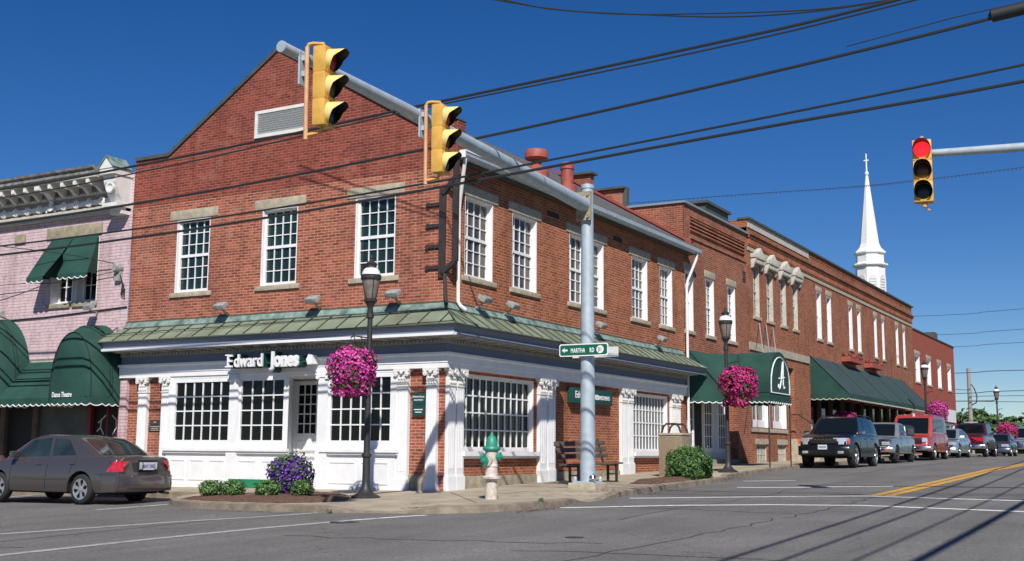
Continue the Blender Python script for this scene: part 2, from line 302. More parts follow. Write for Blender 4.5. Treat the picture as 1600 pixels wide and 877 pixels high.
def window(par,ax,c,u0,u1,z0,z1,cols,rows,glass='glass_dark',frame='white',depth=.16,casing=.06,jamb=.03,mid=True,sill=None,lintel=None,stone='stone',name='window',mun=.022,lift=0):
    f=MB(); gd=c+depth
    for a,b,e,g in ((u0,u0+casing,z0,z1),(u1-casing,u1,z0,z1),(u0+casing,u1-casing,z1-casing,z1),(u0+casing,u1-casing,z0,z0+casing*1.1)): abox(f,ax,gd-.05,gd+.03,a,b,e,g)
    if jamb:
        for a,b in ((u0+.002,u0+.002+jamb),(u1-.002-jamb,u1-.002)): abox(f,ax,c+.004,gd-.05,a,b,z0+.002,z1-.002)
        abox(f,ax,c+.004,gd-.05,u0+jamb,u1-jamb,z1-.002-jamb,z1-.002)
    iu0,iu1,iz0,iz1=u0+casing,u1-casing,z0+casing*1.1,z1-casing
    for k in range(1,cols):
        u=iu0+(iu1-iu0)*k/cols; abox(f,ax,gd-.028,gd-.002,u-mun/2,u+mun/2,iz0,iz1)
    for k in range(1,rows):
        z=iz0+(iz1-iz0)*k/rows; h=mun/2 if not (mid and k==rows//2) else .035; abox(f,ax,gd-(.045 if h>.03 else .026),gd-.0035,iu0,iu1,z-h,z+h)
    o=obj(name,f,frame,par)
    p=MB(); abox(p,ax,gd+.004,gd+.02,iu0-.01,iu1+.01,iz0-.01,iz1+.01); obj('pane',p,glass,o)
    if sill: s=MB(); abox(s,ax,c-.05,c+.12,u0-sill,u1+sill,z0-.12,z0-.003); obj('sill',s,stone,o,bevel=.008)
    if lintel: s=MB(); abox(s,ax,c-.022,c+.10,u0-lintel,u1+lintel,z1+.003,z1+.24); obj('lintel',s,stone,o,bevel=.008)
    return o
def leaves(mb,c,rad,n,size,mats,shell=.55,flat=0,boxy=2.0,up=0):
    c=Vector(c)
    for _ in range(n):
        while True:
            d=Vector((random.uniform(-1,1),random.uniform(-1,1),random.uniform(-1,1)))
            q=abs(d.x)**boxy+abs(d.y)**boxy+abs(d.z)**boxy
            if q<=1 and q**(1/boxy)>shell*random.random()**.4: break
        wob=1+.10*math.sin(5*d.x+3*d.z+c.x)+.08*math.sin(7*d.y+4*d.z)
        p=c+Vector((d.x*rad[0],d.y*rad[1],d.z*rad[2]))*wob
        nrm=(d+Vector((random.gauss(0,.5),random.gauss(0,.5),random.gauss(0,.5)+up))).normalized(); a=nrm.orthogonal().normalized(); ang=random.random()*2*PI
        b=nrm.cross(a); a,b=a*math.cos(ang)+b*math.sin(ang),-a*math.sin(ang)+b*math.cos(ang); s=size*random.uniform(.6,1.35)
        mi=random.choice(mats)
        mb.add([p-a*s*.5,p+b*s*.32+nrm*s*.1,p+a*s*.5,p-b*s*.32+nrm*s*.1],[[0,1,2,3]],mi)
def petals(mb,c,rad,n,size,mats,boxy=2.6):
    c=Vector(c)
    for _ in range(n):
        d=Vector((random.gauss(0,1),random.gauss(0,1),random.gauss(0,1))).normalized()
        q=(abs(d.x)**boxy+abs(d.y)**boxy+abs(d.z)**boxy)**(1/boxy); d2=d/q*random.uniform(.84,1.07)*(1+.06*math.sin(9*d.x+5*d.z)+.05*math.sin(6*d.y-4*d.x+c.x))
        p=c+Vector((d2.x*rad[0],d2.y*rad[1],d2.z*rad[2])); nrm=(d+Vector((random.gauss(0,.35),random.gauss(0,.35),random.gauss(0,.35)))).normalized()
        a=nrm.orthogonal().normalized(); b=nrm.cross(a); s=size*random.uniform(.7,1.2); t0=random.random()*6; mi=random.choice(mats)
        ring=[p+(a*math.cos(t0+2*PI*k/5)+b*math.sin(t0+2*PI*k/5))*s*(.5) for k in range(5)]
        mb.add([p-nrm*s*.18]+ring,[[0,k+1,(k+1)%5+1] for k in range(5)],mi)
# ------------------------------------------------------------------ ground
BP=[(-60,-1.0),(-25,-.60),(0,0),(18,.432),(30,.60),(40,.77),(50,.83),(65,.88),(140,.9),(5000,.9)]
def base(x,y=0):
    z=BP[-1][1]
    for (a,p),(b,q) in zip(BP,BP[1:]):
        if x<=b: z=p+(q-p)*max(0,(x-a))/(b-a); break
    return z-.01*max(-40,min(60,y))*(1 if x<30 else max(0,1-(x-30)/20))
def road(x,y): return base(x,y)-.13
xs=[-3000,-600,-150,-60]+[-60+2*i for i in range(1,106)]+[200,300,500,1000,3500]; ys=[-3000,-500,-120,-40]+[-40+2.5*i for i in range(1,49)]+[120,300,900,3000]
g=MB(); g.grid([[(x,y,base(x,y)-.165-(2.2 if (x>170) else 0)*min(1,(x-170)/80 if x>170 else 0)) for x in xs] for y in ys]); tag(obj('ground',g,'soil_ground'),kind='structure')
g=MB(); X=[-60+1.5*i for i in range(0,154)]
g.grid([[(x,y,road(x,y)) for x in X] for y in [-17+1.0*i for i in range(0,17)]+[-.02]])
Y=[0.02+1.5*i for i in range(0,54)]; g.grid([[(x,y,road(x,y)) for x in [-20+1.0*i for i in range(0,21)]] for y in Y])
tag(obj('road',g,'asphalt',smooth=True),kind='structure')
KB=[(-2.1,80,.13,0,80),(-2.1,30,.13,0,30),(-2.1,12,.13,0,12),(-2.1,4.95,.13,0,4.95),(-2.9,4.6,.13,0,4.5),(-3.75,4.2,.13,0,4.1),(-4.35,3.5,.13,0,3.4),(-4.7,2.6,.13,0,2.6),(-4.86,1.6,.13,0,1.6),(-4.88,.4,.13,0,.6),(-4.85,-.6,.12,0,.3),(-4.72,-1.2,.03,0,.15),(-4.62,-1.9,.02,0,.05),(-4.52,-2.35,.05,0,0),(-4.38,-2.75,.12,0,0),(-4.1,-3.15,.13,0,0),(-3.6,-3.5,.13,.02,0),(-2.9,-3.72,.13,.1,0),(-2.0,-3.82,.13,.3,0),(-1.35,-3.82,.11,.5,0),(-.9,-3.8,.02,.7,0),(.0,-3.75,.02,1.0,0),(.5,-3.68,.07,1.4,0),(1.1,-3.63,.12,1.8,0),(3.5,-3.52,.13,3.5,0),(6.0,-3.45,.13,6,0),(7.6,-3.45,.13,7.6,0),(8.5,-3.38,.12,8.5,0),(9.1,-3.1,.11,9.2,0),(10,-2.85,.13,10,0),(13,-2.62,.13,13,0),(17,-2.4,.13,17,0),(22,-2.3,.13,22,0),(30,-2.3,.13,30,0),(40,-2.3,.13,40,0),(55,-2.3,.13,55,0),(75,-2.3,.13,75,0),(140,-2.3,.13,140,0)]
sw=MB(); cu=MB(); NT=8; rows=[]
for (x,y,h,ix,iy) in KB:
    oz=road(x,y)+h; L=math.hypot(x-ix,y-iy); fr=.16/L; r=[]
    for k in range(NT+1):
        t=fr+(1.0-fr)*k/NT; px,py=x+(ix-x)*t,y+(iy-y)*t; full=base(px,py); lw=max(0,1-(t*L)/1.3); r.append(Vector((px,py,full*(1-lw)+(oz if h<.12 else full)*lw)))
    rows.append(r)
sw.grid(rows)
tops=[[Vector((x,y,road(x,y)-.05)),Vector((x,y,road(x,y)+h-.015)),Vector((x+(ix-x)*.02,y+(iy-y)*.02,road(x,y)+h)),r[0]] for (x,y,h,ix,iy),r in zip(KB,rows)]
cu.grid(tops)
swo=obj('pavement',sw,'concrete'); tag(swo,kind='structure'); tag(obj('kerb',cu,'curb',smooth=True),kind='structure')
def strip(pts,wd,off=.005,step=.4,mb=None,hfun=road):
    mb=mb or MB(); P=[Vector((*p,0)) for p in pts]; Q=[]
    for a,b in zip(P,P[1:]):
        n=max(1,int((b-a).length/step)); Q+=[a+(b-a)*i/n for i in range(n)]
    Q.append(P[-1]); rows=[]
    for i,p in enumerate(Q):
        d=(Q[min(i+1,len(Q)-1)]-Q[max(0,i-1)]).normalized(); s=Vector((-d.y,d.x,0))*(wd/2)*(1+random.uniform(-.07,.07))
        rows.append([Vector(((p+s).x,(p+s).y,hfun((p+s).x,(p+s).y)+off)),Vector(((p-s).x,(p-s).y,hfun((p-s).x,(p-s).y)+off))])
    return mb.grid(rows)
def line(name,pts,wd,m): return tag(obj(name,strip(pts,wd),m),kind='structure')
line('crosswalk_line',[(-16,2.1),(-10.08,1.05),(-7.44,.30),(-5.5,-.43),(-4.95,-.56)],.19,'paint_worn')
line('crosswalk_line',[(-15,-1.3),(-12.1,-1.62),(-9.9,-1.7),(-7.9,-1.9),(-6.1,-2.25)],.19,'paint_worn')
line('crosswalk_line',[(-6.1,-2.25),(-5.2,-2.55),(-4.75,-2.75)],.15,'paint_white')
line('parking_line',[(-5.7,4.1),(-3.95,4.05)],.10,'paint_white')
line('parking_line',[(-5.7,10.2),(-2.3,10.2)],.10,'paint_white')
line('crosswalk_line',[(-2.4,-4.05),(-1.15,-5.7),(-.45,-7.26),(-.15,-8.88),(-.9,-11.6),(-1.6,-14.5)],.21,'paint_white')
line('crosswalk_line',[(.66,-4.05),(1.95,-6.5),(2.7,-8.3),(1.98,-11.25),(1.2,-14.5)],.21,'paint_white')
line('parking_line',[(5.35,-4.7),(5.7,-5.94),(6.4,-6.9),(6.75,-7.95)],.24,'paint_white')
line('parking_line',[(8.6,-3.75),(9.25,-4.95)],.2,'paint_white')
line('centre_line',[(2.95,-8.38),(10,-8.45),(30,-8.6),(60,-8.7),(150,-8.8)],.21,'paint_yellow')
line('centre_line',[(2.95,-8.66),(10,-8.73),(30,-8.88),(60,-8.98),(150,-9.08)],.21,'paint_yellow')
M['tar']=mat('tar seam',(.055,.053,.05),.6)
def wob(a,b,n=14,amp=.12): return [(a[0]+(b[0]-a[0])*k/n+random.uniform(-amp,amp),a[1]+(b[1]-a[1])*k/n+random.uniform(-amp,amp)) for k in range(n+1)]
for a,b,wd_ in (((-10.3,-8.0),(-3.5,-8.4),.03),((-3.5,-8.4),(2.6,-8.6),.03),((-9.2,-7.0),(-8.9,-12.5),.035),((-8.8,-3.0),(-8.2,-7.5),.03),((-12,4.5),(-11.2,-1),.03),((-4.6,-6.1),(9,-6.3),.03),((-1.6,-3.9),(-2.4,-8.4),.03),((12,-5.4),(40,-5.5),.04)):
    tag(obj('tar_seam',strip(wob(a,b),wd_,.003),'tar'),kind='structure')
d_=MB(); d_.lathe((-6.46,-2.37,road(-6.46,-2.37)+.001),[(.0,.003),(.24,.004),(.24,.0)],18); tag(obj('manhole_cover',d_,'iron'),'small round dark cover in the asphalt left of the kerb ramp','manhole cover')
d_=MB(); d_.lathe((-7.5,-6.9,road(-7.5,-6.9)+.001),[(.0,.003),(.13,.004),(.13,.0)],18); tag(obj('valve_cover',d_,'iron'),'small round valve cover in the asphalt in the middle of the foreground road','valve cover')
M['joint']=mat('pavement joint',(.13,.105,.08),.95)
for x in (2.2,4.6,9.0,11.0,13.2,15.5,18,21): line_=strip([(x,-.12),(x,-2.35 if x>8 else -3.3)],.022,.004,hfun=base); tag(obj('pavement_joint',line_,'joint'),kind='structure')
for y in (1.6,4.0,6.2,8.4,10.8): line_=strip([(-.2,y),(-2.0 if y>4.5 else -1.3,y)],.022,.004,hfun=base); tag(obj('pavement_joint',line_,'joint'),kind='structure')
for a,b in (((-.5,-.5),(-3.4,-2.9)),((-.9,-1.9),(20,-1.75))): tag(obj('pavement_joint',strip([a,b],.02,.004,hfun=base),'joint'),kind='structure')
# mulch beds
def bed(poly,nm):
    mb=MB(); c=Vector((sum(p[0] for p in poly)/len(poly),sum(p[1] for p in poly)/len(poly),0)); P=[]
    for a,b in zip(poly,poly[1:]+poly[:1]):
        for k in range(6): t=k/6; P.append((a[0]+(b[0]-a[0])*t+random.uniform(-.05,.05),a[1]+(b[1]-a[1])*t+random.uniform(-.05,.05)))
    rings=[]
    for s,h in ((1,.004),(.85,.035),(.6,.06),(.3,.07),(.02,.07)): rings.append([Vector((c.x+(x-c.x)*s,c.y+(y-c.y)*s,base(c.x+(x-c.x)*s,c.y+(y-c.y)*s)+h+random.uniform(0,.02)*(s<1))) for x,y in P+P[:1]])
    mb.grid(rings); tag(obj(nm,mb,'mulch',smooth=True),'brown bark mulch in a planting bed by the kerb','mulch',kind='stuff')
bed([(-4.15,3.55),(-4.55,2.2),(-4.6,.5),(-4.1,-.15),(-3.3,-.05),(-1.8,1.2),(-1.5,2.2),(-3.0,3.9)],'mulch_bed')
bed([(3.9,-3.25),(5.4,-3.3),(7.7,-3.3),(8.0,-3.1),(7.3,-2.3),(5.2,-2.2),(3.9,-2.6)],'mulch_bed')
M['dead_leaf']=mat('dead leaves',(.20,.07,.03),.9,noise=.4,nscale=20)
fl_=MB()
for cx,cy,n,sp_,fn in ((1.0,-3.4,60,.5,base),(-4.2,-2.2,40,.4,base),(-5.05,1.5,70,1.6,road),(3.5,-3.75,80,1.8,road),(-.5,-3.2,40,1.2,base),(9.5,-3.0,60,1.0,road),(-3.0,-3.95,70,1.0,road)):
    for _ in range(n):
        x=cx+random.gauss(0,sp_*.6) if abs(cy)>2.4 or cx>0 else cx+random.gauss(0,.06); y=cy+(random.gauss(0,.07) if fn is road and cx>-4.5 else random.gauss(0,sp_*.5)); z=fn(x,y)+.012; a=random.random()*6; r_=random.uniform(.012,.03)
        fl_.add([(x+r_*math.cos(a+k*PI/2)*(1 if k%2 else 1.7),y+r_*math.sin(a+k*PI/2)*(1 if k%2 else 1.7),z+random.uniform(0,.008)) for k in range(4)],[[0,1,2,3]])
tag(obj('fallen_leaves',fl_,'dead_leaf'),'scattered dry leaves and grit along the kerb','leaves',kind='stuff')
for wx_,wy_,lab in ((-4.95,-.85,'tiny green weed at the foot of the kerb left of the ramp'),(-2.55,-3.75,'flat grass tuft on the pavement edge left of the hydrant')):
    wm=MB(); leaves(wm,(wx_,wy_,road(wx_,wy_)+(.03 if wx_<-4 else .14)),(.06,.06,.04),30,.04,[0,1]); tag(obj('weed',wm,['leaf','leaf2']),lab,'weed')
# ------------------------------------------------------------------ main corner building
HX,HY=14.25,9.87
B1=thing('corner_building','two-storey red brick corner building with white storefront below a green copper skirt roof','building',(HX/2,HY/2,0))
LW=[(1.41,2.55,4.76,6.65),(4.27,5.39,4.76,6.65),(7.10,8.25,4.76,6.65)]
RW=[(.72,1.98,4.76,6.62),(2.89,4.15,4.76,6.62),(5.95,6.98,4.76,6.62),(7.04,8.09,4.76,6.62),(10.02,11.2,4.76,6.62),(12.17,13.2,4.76,6.62)]
wl=MB(); zt=7.12
wallholes(wl,'x',0,0,HY,3.9,zt,LW); 
wallholes(wl,'x',0,0,1.3,-.3,3.9,[],m=0); wallholes(wl,'x',0,8.1,HY,-.3,3.9,[]); wallholes(wl,'x',0,1.3,8.1,2.62,3.9,[])
wl.quad((0,HY,-.3),(HX,HY,-.3),(HX,HY,8.3),(0,HY,8.3)); wl.quad((HX,0,-.3),(HX,HY,-.3),(HX,HY,7.3),(HX,0,7.3))
obj('front_wall',wl,'brick',B1)
wr=MB(); LRH=[(.66,4.02,.84,2.56),(9.93,12.68,.84,2.56)]
wallholes(wr,'y',0,0,HX,3.9,7.3,RW); wallholes(wr,'y',0,0,HX,-.3,3.9,LRH,depth=.2); obj('side_wall',wr,'brick_side',B1)
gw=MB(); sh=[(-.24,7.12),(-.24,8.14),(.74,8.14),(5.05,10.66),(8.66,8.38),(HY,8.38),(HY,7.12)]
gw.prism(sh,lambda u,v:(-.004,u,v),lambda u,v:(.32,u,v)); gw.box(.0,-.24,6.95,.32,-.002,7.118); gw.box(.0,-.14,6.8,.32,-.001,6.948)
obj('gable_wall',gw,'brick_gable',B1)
cp=MB()
for a,b in zip(sh[1:5],sh[2:6]):
    cp.beam((.16,a[0],a[1]+.05),(.16,b[0],b[1]+.05),.42,.09 if a[0]>0 else .03,up=(0,0,1))
for k in range(9):
    t=(k+.5)/9; a,b=sh[4],sh[3]; y=a[0]+(b[0]-a[0])*t; z=a[1]+(b[1]-a[1])*t; cp.beam((.16,y-.02,z+.105),(.16,y+.02,z+.115),.44,.03)
obj('coping',cp,'darkmetal',B1)
lv=MB()
for a,b,c,d in ((4.07,5.71,8.47,8.55),(4.07,5.71,9.08,9.16),(4.07,4.15,8.55,9.08),(5.63,5.71,8.55,9.08)): abox(lv,'x',-.06,-.003,a,b,c,d)
lo=obj('louvre',lv,'white_old',B1); sl_=MB()
for k in range(9): z=8.58+k*.057; sl_.beam((-.028,4.15,z),(-.028,5.63,z),.05,.012,up=(.8,0,.6))
obj('slats',sl_,'louvre',lo); bk=MB(); abox(bk,'x',-.012,-.0045,4.15,5.63,8.55,9.08); obj('backing',bk,'door_dark',lo)
# roof
rf=MB(); 
def slab(a,b,c,d,th=.1): 
    mb=rf; v=[Vector(p) for p in (a,b,c,d)]; mb.add(v+[p-Vector((0,0,th)) for p in v],[[0,1,2,3],[7,6,5,4],[0,4,5,1],[1,5,6,2],[2,6,7,3],[3,7,4,0]])
slab((.32,-.34,7.52),(HX+.05,-.34,7.52),(HX+.05,5.05,10.68),(.32,5.05,10.68)); slab((.32,HY+.2,7.5),(HX+.05,HY+.2,7.5),(HX+.05,5.05,10.68),(.32,5.05,10.68))
ro=obj('roof',rf,'shingle',B1)
for nm,x,y,h,kind in (('roof_vent',5.2,.6,.66,0),('roof_vent',7.0,.6,.85,1)):
    z=7.42+(y+.5)*.573; v=MB()
    if kind==0: v.lathe((x,y,z-.4),[(.36,0),(.34,.50),(.13,.70),(.13,.82),(.29,.86),(.31,.88),(.31,1.06),(.28,1.10),(.1,1.14)],16)
    else: v.lathe((x,y,z-.4),[(.28,0),(.26,.5),(.175,.51),(.175,.95),(.175,.96),(.2,.97),(.2,1.0),(.2,1.13),(.19,1.15),(.0,1.1)],16)
    obj(nm,v,'ventred',ro,smooth=True)
rk=MB(); rk.beam((14.15,-.33,7.62),(14.15,5.05,10.78),.16,.08); obj('rake_board',rk,'rakered',B1)
gt=MB(); gt.prism([(-.42,7.43),(-.45,7.45),(-.44,7.34),(-.33,7.29),(-.30,7.43)],lambda u,v:(.0,u,v),lambda u,v:(14.72,u,v)); gt.box(.0,-.32,7.27,14.6,-.25,7.30); gut=obj('gutter',gt,'galv',B1)
gl=MB(); gl.box(-.02,-.462,7.42,1.4,-.451,7.455); gl.box(-.03,-.46,7.28,-.003,-.30,7.45); obj('gutter_end',gl,'white',gut)
ev=MB(); ev.box(.33,-.30,7.27,14.6,-.003,7.295); ev.box(.325,-.30,7.296,14.6,-.285,7.46); ev.prism([(-.30,7.25),(-.30,7.50),(-.002,7.70),(-.002,7.25)],lambda u,v:(.322,u,v),lambda u,v:(.37,u,v)); obj('soffit_board',ev,'darkmetal',B1)
ds=MB(); ds.tube([(.12,-.37,7.30),(.13,-.34,7.15),(.31,-.12,6.4),(.33,-.09,6.2),(.33,-.09,4.12),(.36,-.14,4.02),(.43,-.24,3.93)],.045,8); obj('downspout',ds,'white_old',B1,smooth=True)
ds=MB(); ds.tube([(14.5,-.36,7.3),(14.46,-.34,7.1),(14.25,-.12,6.4),(14.2,-.1,6.2),(14.2,-.1,.4)],.045,8); obj('downspout',ds,'white_old',B1,smooth=True)
for w_ in LW: window(B1,'x',0,*w_,4,6,'glass_teal',sill=.13,lintel=.24,depth=.14,casing=.075)
for i,w_ in enumerate(RW): window(B1,'y',0,*w_,4 if i<2 or i>3 else 3,6,'glass_mix',sill=.12,lintel=.2,depth=.17,casing=.07)
for i,(a,b) in enumerate(((4.7,5.32),(8.75,9.3))):
    v=MB(); abox(v,'y',-.02,-.003,a,b,6.86,6.98); obj('wall_vent',v,'door_dark',B1)
# corner iron bracket
ib=MB(); ib.box(-.05,.03,4.62,-.006,.20,6.62); ib.box(-.09,-.32,4.95,-.03,-.19,7.3); ib.beam((-.03,.1,6.5),(-.06,-.25,6.85),.1,.1); ib.beam((-.03,.1,4.72),(-.06,-.25,4.95),.1,.1)
ib.tube([(-.05,.02,4.7),(-.12,-.05,4.3),(-.18,-.12,3.98)],.04,6)
for z in (6.28,5.80,5.33,4.86): ib.box(-.045,.2,z-.04,-.007,.54,z+.04); ib.lathe((-.05,.5,z),[(.06,0),(.06,.03)],8,axis='x')
obj('corner_bracket',ib,'rustiron',B1)
# entablature swept round the corner
def sweepL(mb,prof,yend=HY+.02,xend=13.93,m=0,e=0):
    n=len(prof); A=[Vector((-o,yend+(o if e else 0),z)) for o,z in prof]; Bc=[Vector((-o,-o,z)) for o,z in prof]; Cc=[Vector((xend+(o if e else 0),-o,z)) for o,z in prof]
    fs=[[i,(i+1)%n,n+(i+1)%n,n+i] for i in range(n)]+[[n+i,n+(i+1)%n,2*n+(i+1)%n,2*n+i] for i in range(n)]+[list(range(n)),[2*n+i for i in range(n)][::-1]]
    mb.add(A+Bc+Cc,fs,m)
ar=MB(); sweepL(ar,[(.0,2.63),(.15,2.63),(.15,2.74),(.165,2.745),(.165,2.89),(.22,2.92),(.22,2.965),(.0,2.965)]); obj('architrave',ar,'white',B1)
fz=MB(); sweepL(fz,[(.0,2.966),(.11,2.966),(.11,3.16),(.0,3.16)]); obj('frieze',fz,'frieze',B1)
co=MB(); sweepL(co,[(.0,3.161),(.15,3.161),(.15,3.27),(.54,3.285),(.54,3.32),(.0,3.32)])
for k in range(int(9.8/.115)): y=.0+k*.115; co.box(-.185,y,3.18,-.152,y+.06,3.235)
for k in range(int(13.9/.115)): x=.0+k*.115; co.box(x,-.185,3.18,x+.06,-.152,3.235)
for k in range(20): y=-.3+k*.52; co.box(-.50,y,3.247,-.18,y+.16,3.284)
for k in range(28): x=-.1+k*.5; co.box(x,-.50,3.247,x+.16,-.18,3.284)
obj('cornice',co,'soffit',B1)
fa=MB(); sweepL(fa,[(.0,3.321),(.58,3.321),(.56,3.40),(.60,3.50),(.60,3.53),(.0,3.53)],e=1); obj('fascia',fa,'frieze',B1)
fs_=MB(); fs_.box(-.63,-.60,3.285,-.50,HY+.5,3.345); obj('fascia_strip',fs_,'white',B1)
ck=MB(); cs=[(.0,3.96),(.66,3.535),(.66,3.52),(.0,3.52)]
sweepL(ck,cs,yend=HY+.0,e=1); obj('skirt_roof',ck,'copper',B1)
fl=MB(); sweepL(fl,[(.0,3.94),(.03,3.94),(.10,3.905),(.115,3.93),(.03,4.07),(.0,4.07)]); obj('flashing',fl,'verdigris',B1)
fk=MB(); sweepL(fk,[(.0,4.072),(.035,4.072),(.035,4.10),(.0,4.10)]); sm=MB(); sweepL(sm,[(.655,3.508),(.675,3.508),(.675,3.535),(.655,3.54)],e=1)
for k in range(20):
    y=-.25+k*.55; a=min(0.66,max(0,-y)) ; sm.beam((-.02-a if y<0 else -.02,y,3.97-.645*a),(-.67,y,3.545),.013,.03)
for k in range(29):
    x=-.25+k*.5; a=min(.66,max(0,-x)); sm.beam((x,-.02-a if x<0 else -.02,3.97-.645*a),(x,-.67,3.545),.013,.03)
sm.beam((0,0,3.975),(-.67,-.67,3.545),.03,.04); sm.v+=[]
obj('roof_seams',sm,'seam',B1); obj('flashing_strip',fk,'seam',B1)
# floodlights (lean forward from the wall)
for ax,u in (('x',6.35),('x',3.49),('x',1.22),('y',1.15),('y',2.45),('y',7.3),('y',11.6)):
    f=MB(); 
    if ax=='x': f.beam((-.30,u-.16,4.30),(-.30,u+.16,4.30),.22,.12,up=(-.5,0,.85)); f.tube([(-.03,u,4.1),(-.18,u,4.18),(-.28,u,4.26)],.03,6)
    else: f.beam((u-.16,-.30,4.26),(u+.16,-.30,4.26),.22,.12,up=(0,-.5,.85)); f.tube([(u,-.03,4.05),(u,-.18,4.12),(u,-.28,4.22)],.03,6)
    obj('floodlight',f,'flood',B1,bevel=.012)
# pilasters
def pilaster(ax,u0,u1,zb,c=0,pr=.10,top=2.63):
    m=MB(); zc=top-.36; um=(u0+u1)/2; hw=(u1-u0)/2
    abox(m,ax,c-.003,c-pr,u0,u1,zb+.28,zc-.03); abox(m,ax,c-.003,c-pr-.03,u0-.025,u1+.025,zb-.2,zb+.28); abox(m,ax,c-.003,c-pr-.015,u0-.012,u1+.012,zb+.28,zb+.31)
    for k in (-.5,0,.5): abox(m,ax,c-pr-.001,c-pr-.010,um+k*hw-.018,um+k*hw+.018,zb+.45,zc-.12)
    o=obj('pilaster',m,'white',B1)
    q=MB(); abox(q,ax,c-.003,c-pr-.02,u0-.015,u1+.015,zc-.03,zc)
    abox(q,ax,c-.003,c-pr-.01,u0,u1,zc,top-.06); abox(q,ax,c-.003,c-pr-.07,u0-.06,u1+.06,top-.06,top-.004)
    for sgn in (-1,1):
        cc=um+sgn*(hw+.0); q.lathe(T(ax,c-pr-.075,cc,top-.11),[(.055,0),(.055,.07)],10,axis=ax); q.lathe(T(ax,c-pr-.085,cc,top-.11),[(.02,0),(.02,.02)],8,axis=ax)
    for row,zz in ((0,zc+.05),(1,zc+.15)):
        for k in range(4-row): uu=u0+(k+.5+row*.5)*(u1-u0)/4; q.lathe(T(ax,c-pr-.035,uu,zz),[(.012,0),(.035,.012),(.030,.028)],7,axis=ax)
    q.lathe(T(ax,c-pr-.085,um,top-.08),[(.03,0),(.045,.02),(.03,.04)],8,axis=ax)
    obj('capital',q,'white_old',o)
for a,b,z in ((8.92,9.22,-.1),(8.14,8.40,-.1),(.90,1.20,-.05),(.15,.42,-.02)): pilaster('x',a,b,z)
for a,b,z in ((.02,.29,.02),(.36,.64,.02),(4.17,4.54,.1),(4.62,4.99,.12),(9.06,9.42,.23),(9.5,9.86,.24),(12.83,13.15,.32),(13.22,13.54,.33)): pilaster('y',a,b,z)
# bay storefront on the left face
bay=MB(); F=-.12
H1=(6.02,8.0,.95,2.57); H2=(4.32,5.84,.95,2.57); H3=(1.26,3.12,.95,2.57)
wallholes(bay,'x',F,5.92,8.14,-.3,2.63,[H1],depth=.06); wallholes(bay,'x',F,4.26,5.92,-.3,2.63,[H2],depth=.06); wallholes(bay,'x',F,1.2,3.2,-.3,2.63,[H3],depth=.06)
for y in (8.14,1.2): bay.quad((F,y,-.3),(0,y,-.3),(0,y,2.63),(F,y,2.63))
for ya,yb in ((4.26,5.28),(3.2,4.0)): bay.quad((F,ya,-.3),(1.26,yb,-.3),(1.26,yb,2.63),(F,ya,2.63))
bay.quad((1.25,3.9,-.3),(1.25,5.35,-.3),(1.25,5.35,2.63),(1.25,3.9,2.63)); bay.quad((F,3.2,2.56),(F,4.26,2.56),(1.26,5.3,2.56),(1.26,4.0,2.56)); bay.quad((F,3.2,2.56),(F,4.26,2.56),(F,4.26,2.63),(F,3.2,2.63))
bay.quad((F,3.2,-.02),(F,4.26,-.02),(1.26,5.3,-.02),(1.26,4.0,-.02))
for y0,y1,n in ((6.1,8.05,3),(4.35,5.85,2),(1.3,3.1,2)):
    for k in range(n):
        a=y0+(y1-y0)*k/n+.07; b=y0+(y1-y0)*(k+1)/n-.07
        for p in ((a,b,.56,.59),(a,b,.10,.13),(a,a+.03,.13,.56),(b-.03,b,.13,.56)): abox(bay,'x',F-.014,F-.001,*p)
sb=obj('storefront',bay,'white',B1)
sl2=MB(); 
for a,b in ((5.98,8.2),(4.2,5.98),(1.1,3.24)): sl2.box(-.22,a,.80,-.121,b,.87); sl2.box(-.18,a+.02,.745,-.121,b-.02,.80)
obj('window_ledge',sl2,'white',sb)
window(sb,'x',F,H1[0],H1[1],H1[2],H1[3],6,4,'glass_dark',depth=.055,casing=.10,jamb=0,mid=False,mun=.03)
window(sb,'x',F,H2[0],H2[1],H2[2],H2[3],4,4,'glass_dark',depth=.055,casing=.10,jamb=0,mid=False,mun=.03)
window(sb,'x',F,H3[0],H3[1],H3[2],H3[3],6,4,'glass_dark',depth=.055,casing=.10,jamb=0,mid=False,mun=.03)
for yc in (5.93,3.22):
    m=MB(); m.box(F-.05,yc-.14,.95,F-.002,yc+.14,2.25); m.box(F-.07,yc-.16,-.2,F-.002,yc+.16,.95); m.box(F-.08,yc-.17,2.5,F-.002,yc+.17,2.62); m.box(F-.055,yc-.13,2.25,F-.002,yc+.13,2.5)
    for s_g in (-1,1): m.lathe((F-.1,yc+s_g*.13,2.5),[(.05,0),(.05,.06)],8,axis='x')
    obj('pilaster',m,'white',sb)
dr=MB(); wallholes(dr,'x',1.18,4.12,5.24,-.02,2.52,[(4.30,5.06,1.24,2.42)],depth=.04)
for a,b,c,d in ((4.30,4.62,.2,1.05),(4.72,5.04,.2,1.05)):
    for p in ((a,b,c,c+.03),(a,b,d-.03,d),(a,a+.03,c+.03,d-.03),(b-.03,b,c+.03,d-.03)): abox(dr,'x',1.168,1.1795,*p)
for k in range(1,4): u=4.30+.76*k/4; abox(dr,'x',1.192,1.21,u-.014,u+.014,1.24,2.42)
for k in range(1,5): z=1.24+1.18*k/5; abox(dr,'x',1.193,1.209,4.30,5.06,z-.014,z+.014)
do=obj('door',dr,'white',B1); p=MB(); abox(p,'x',1.215,1.23,4.28,5.08,1.22,2.44); obj('pane',p,'glass_dark',do); p=MB(); p.lathe((1.13,4.2,.95),[(.02,0),(.03,.02),(.02,.05)],8,axis='x'); obj('handle',p,'chrome',do)
ph=MB(); abox(ph,'x',-.20,-.151,4.66,5.96,-.12,.15); obj('kick_board',ph,'greenboard',B1)
